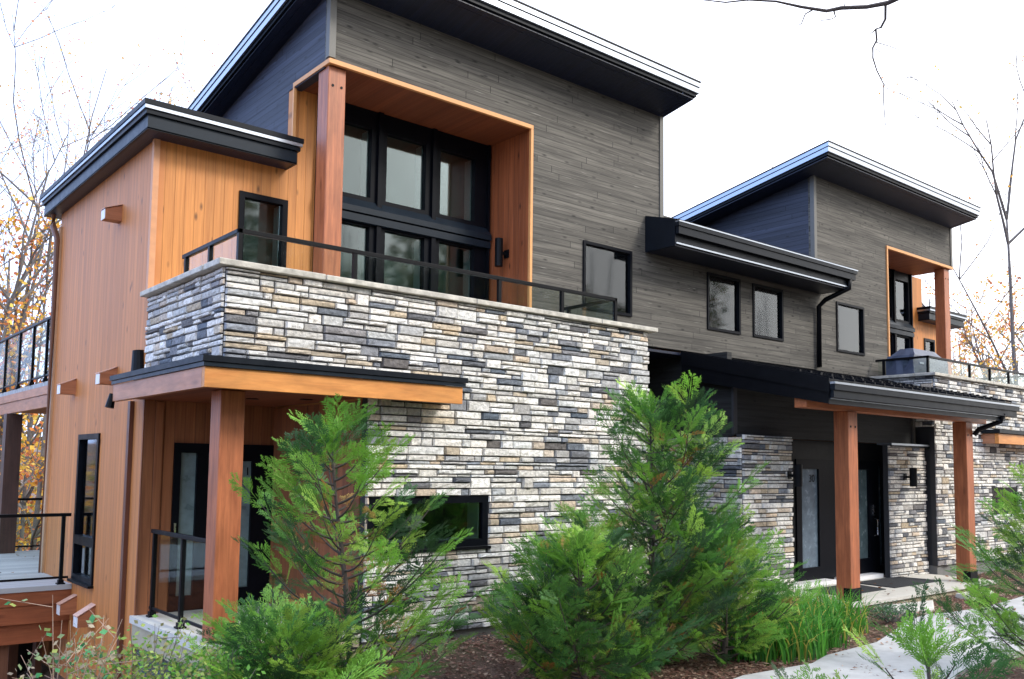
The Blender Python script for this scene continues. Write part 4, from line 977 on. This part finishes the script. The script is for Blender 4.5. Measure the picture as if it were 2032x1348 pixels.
tree(25, 20.6, 11.0, 'bare tree tip above the low middle roof, left one', 0, AUT, 18, r0=.07, group='bare trees above the middle roof', zb=-1, lv=1, lo=.7)
tree(28, 20.9, 11.0, 'bare tree tip above the far roof edge, right one', 0, AUT, 19, r0=.07, group='bare trees above the middle roof', zb=-1, lv=1, lo=.7)

def mass(name, label, cat, spots, n, size, cols, seed, trunks=0):
    """a far wood that reads as one mass: clumped leaf faces plus trunks"""
    r = np.random.default_rng(seed); V = []; F = []; C = []
    sp = [spots[i] for i in r.integers(0, len(spots), n)]
    for (x, y, z, rx, rz) in sp:
        v = r.normal(size=3); v /= np.linalg.norm(v); q = r.random() ** .45
        p = np.array([x, y, z]) + v * np.array([rx, rx, rz]) * q
        l = size * r.uniform(.5, 1.4); d = r.normal(size=3); d /= np.linalg.norm(d); e = np.cross(d, r.normal(size=3)); e = e / np.linalg.norm(e) * l * .45
        k = len(V); V += [p, p + d * l * .5 + e, p + d * l, p + d * l * .5 - e]; F.append((k, k + 1, k + 2, k + 3)); c = cols[r.integers(0, len(cols))]; C.append(np.array(c) * r.uniform(.6, 1.3))
    o = np_mesh(name, V, F, C, M_leaf); tag(o, label, cat, kind='stuff'); return o
rr = random.Random(77)
mass('far_woods', 'golden autumn undergrowth and woods far behind the house', 'woods', [(rr.uniform(-12, 26), rr.uniform(40, 52), rr.uniform(-3, 4.5), 3.2, 2.2) for _ in range(40)] + [(rr.uniform(56, 72), rr.uniform(20, 40), rr.uniform(-1, 5), 3.4, 2.6) for _ in range(26)], 42000, .26, AUT + [(.30, .32, .08), (.16, .12, .05)], 1)
tk = MB()
for i in range(60):
    x = rr.uniform(-10, 24); y = rr.uniform(30, 50); tk.tube([(x, y, -4), (x + rr.uniform(-.4, .4), y, 4), (x + rr.uniform(-.8, .8), y, 9)], [rr.uniform(.08, .22), .1, .03], 6)
for i in range(30):
    x = rr.uniform(54, 72); y = rr.uniform(20, 38); tk.tube([(x, y, -2), (x + rr.uniform(-.4, .4), y, 5), (x + rr.uniform(-.8, .8), y, 10)], [rr.uniform(.08, .2), .1, .03], 6)
tag(tk.build('far_trunks', M_barkg), 'far grey trunks standing in the golden woods', 'tree trunks', kind='stuff')
# the wood behind the photographer that the windows reflect
mass('woods_across_the_drive', 'green and yellow woods on the other side of the drive, mirrored in the windows', 'woods',
     [(q_, rr.uniform(-32, -20), rr.uniform(-1, 14 if q_ < 57 else 8.5), 3.4, 3.4) for q_ in [rr.uniform(-22, 85) for _ in range(170)]], 170000, .45, [(.035, .080, .022), (.06, .11, .025), (.22, .22, .04), (.03, .055, .02), (.26, .17, .04)], 2)
tk = MB()
for i in range(60):
    x = rr.uniform(-14, 68); y = rr.uniform(-26, -15); tk.tube([(x, y, -1), (x + rr.uniform(-.4, .4), y, 6), (x + rr.uniform(-.8, .8), y, 15)], [rr.uniform(.1, .25), .12, .04], 6)
tag(tk.build('trunks_across_the_drive', M_barkg), 'grey trunks of the woods across the drive', 'tree trunks', kind='stuff')

# overhanging bare limb of a tree just outside the frame
random.seed(3)
ob = thing('bare_tree', 'bare tree limb with hanging twigs reaching in at the top right', 'tree', (9.3, -1.6, -.1))
lm = MB()
def ray(px, py, t=7.0):   # helper used only to lay the limb out in its own vertical plane near the camera
    d = Vector(((px - 1016) / 1786.7, (py - 781.5) / 1786.7, 1.0)); v = Vector(R0) * d.x + Vector(R1) * d.y + Vector(R2) * d.z; v.normalize()
    return Vector((0, 0, 2)) + v * t
lm.tube([(9.3, -1.6, -.1), (9.28, -1.5, 2.2), (9.1, -1.35, 4.4), (9.15, -1.2, 6.6), (8.95, -1.1, 9.0), (8.7, -1.0, 11.5)], [.15, .125, .10, .075, .045, .01], 8)
lm.tube([(9.12, -1.3, 5.6), (9.7, -.9, 6.6), (10.1, -.2, 8.0), (10.2, .2, 9.4)], [.05, .035, .02, .005], 6)
main = [(9.1, -1.35, 4.3), (8.6, -.75, 4.75), (7.9, .1, 5.0), (7.1, .95, 5.2), (6.5, 1.75, 5.32)] + [tuple(ray(*p)) for p in ((1900, -70), (1800, -12), (1762, 6), (1720, 14), (1670, 16), (1640, 22), (1590, 14), (1540, 3), (1485, 0), (1440, 5), (1395, 0), (1340, -10))]
lm.tube(main, [.06, .048, .040, .034, .029, .024, .018, .0155, .0135, .0135, .0115, .0095, .007, .006, .005, .004, .002], 6)
for pts, r in (([(1757, 8), (1757, 38), (1748, 55), (1738, 58), (1740, 80), (1732, 95), (1732, 115), (1740, 140), (1754, 168), (1753, 200), (1757, 250)], .0075), ([(1740, 57), (1724, 70)], .005), ([(1738, 84), (1765, 92), (1800, 105), (1826, 124)], .0028),
               ([(1738, 98), (1755, 108), (1786, 122)], .0022), ([(1655, 22), (1658, 34), (1650, 38), (1630, 41), (1621, 38)], .0045), ([(1612, 20), (1598, 28), (1590, 48), (1578, 52), (1571, 40)], .0045), ([(1484, 2), (1483, 60), (1484, 118)], .0022), ([(1752, 57), (1800, 58), (1812, 60)], .0018),
               ([(1676, 14), (1676, 0)], .003), ([(1755, 168), (1770, 186)], .002), ([(1560, 18), (1562, 20), (1588, 34)], .002), ([(1720, 100), (1695, 118)], .0016)):
    P_ = [ray(px, py) for px, py in pts]; r *= 1.25; lm.tube(P_, [r * (1 - .7 * i / (len(P_) - 1)) for i in range(len(P_))], 5)
lm.build('trunk', M_bark, ob)
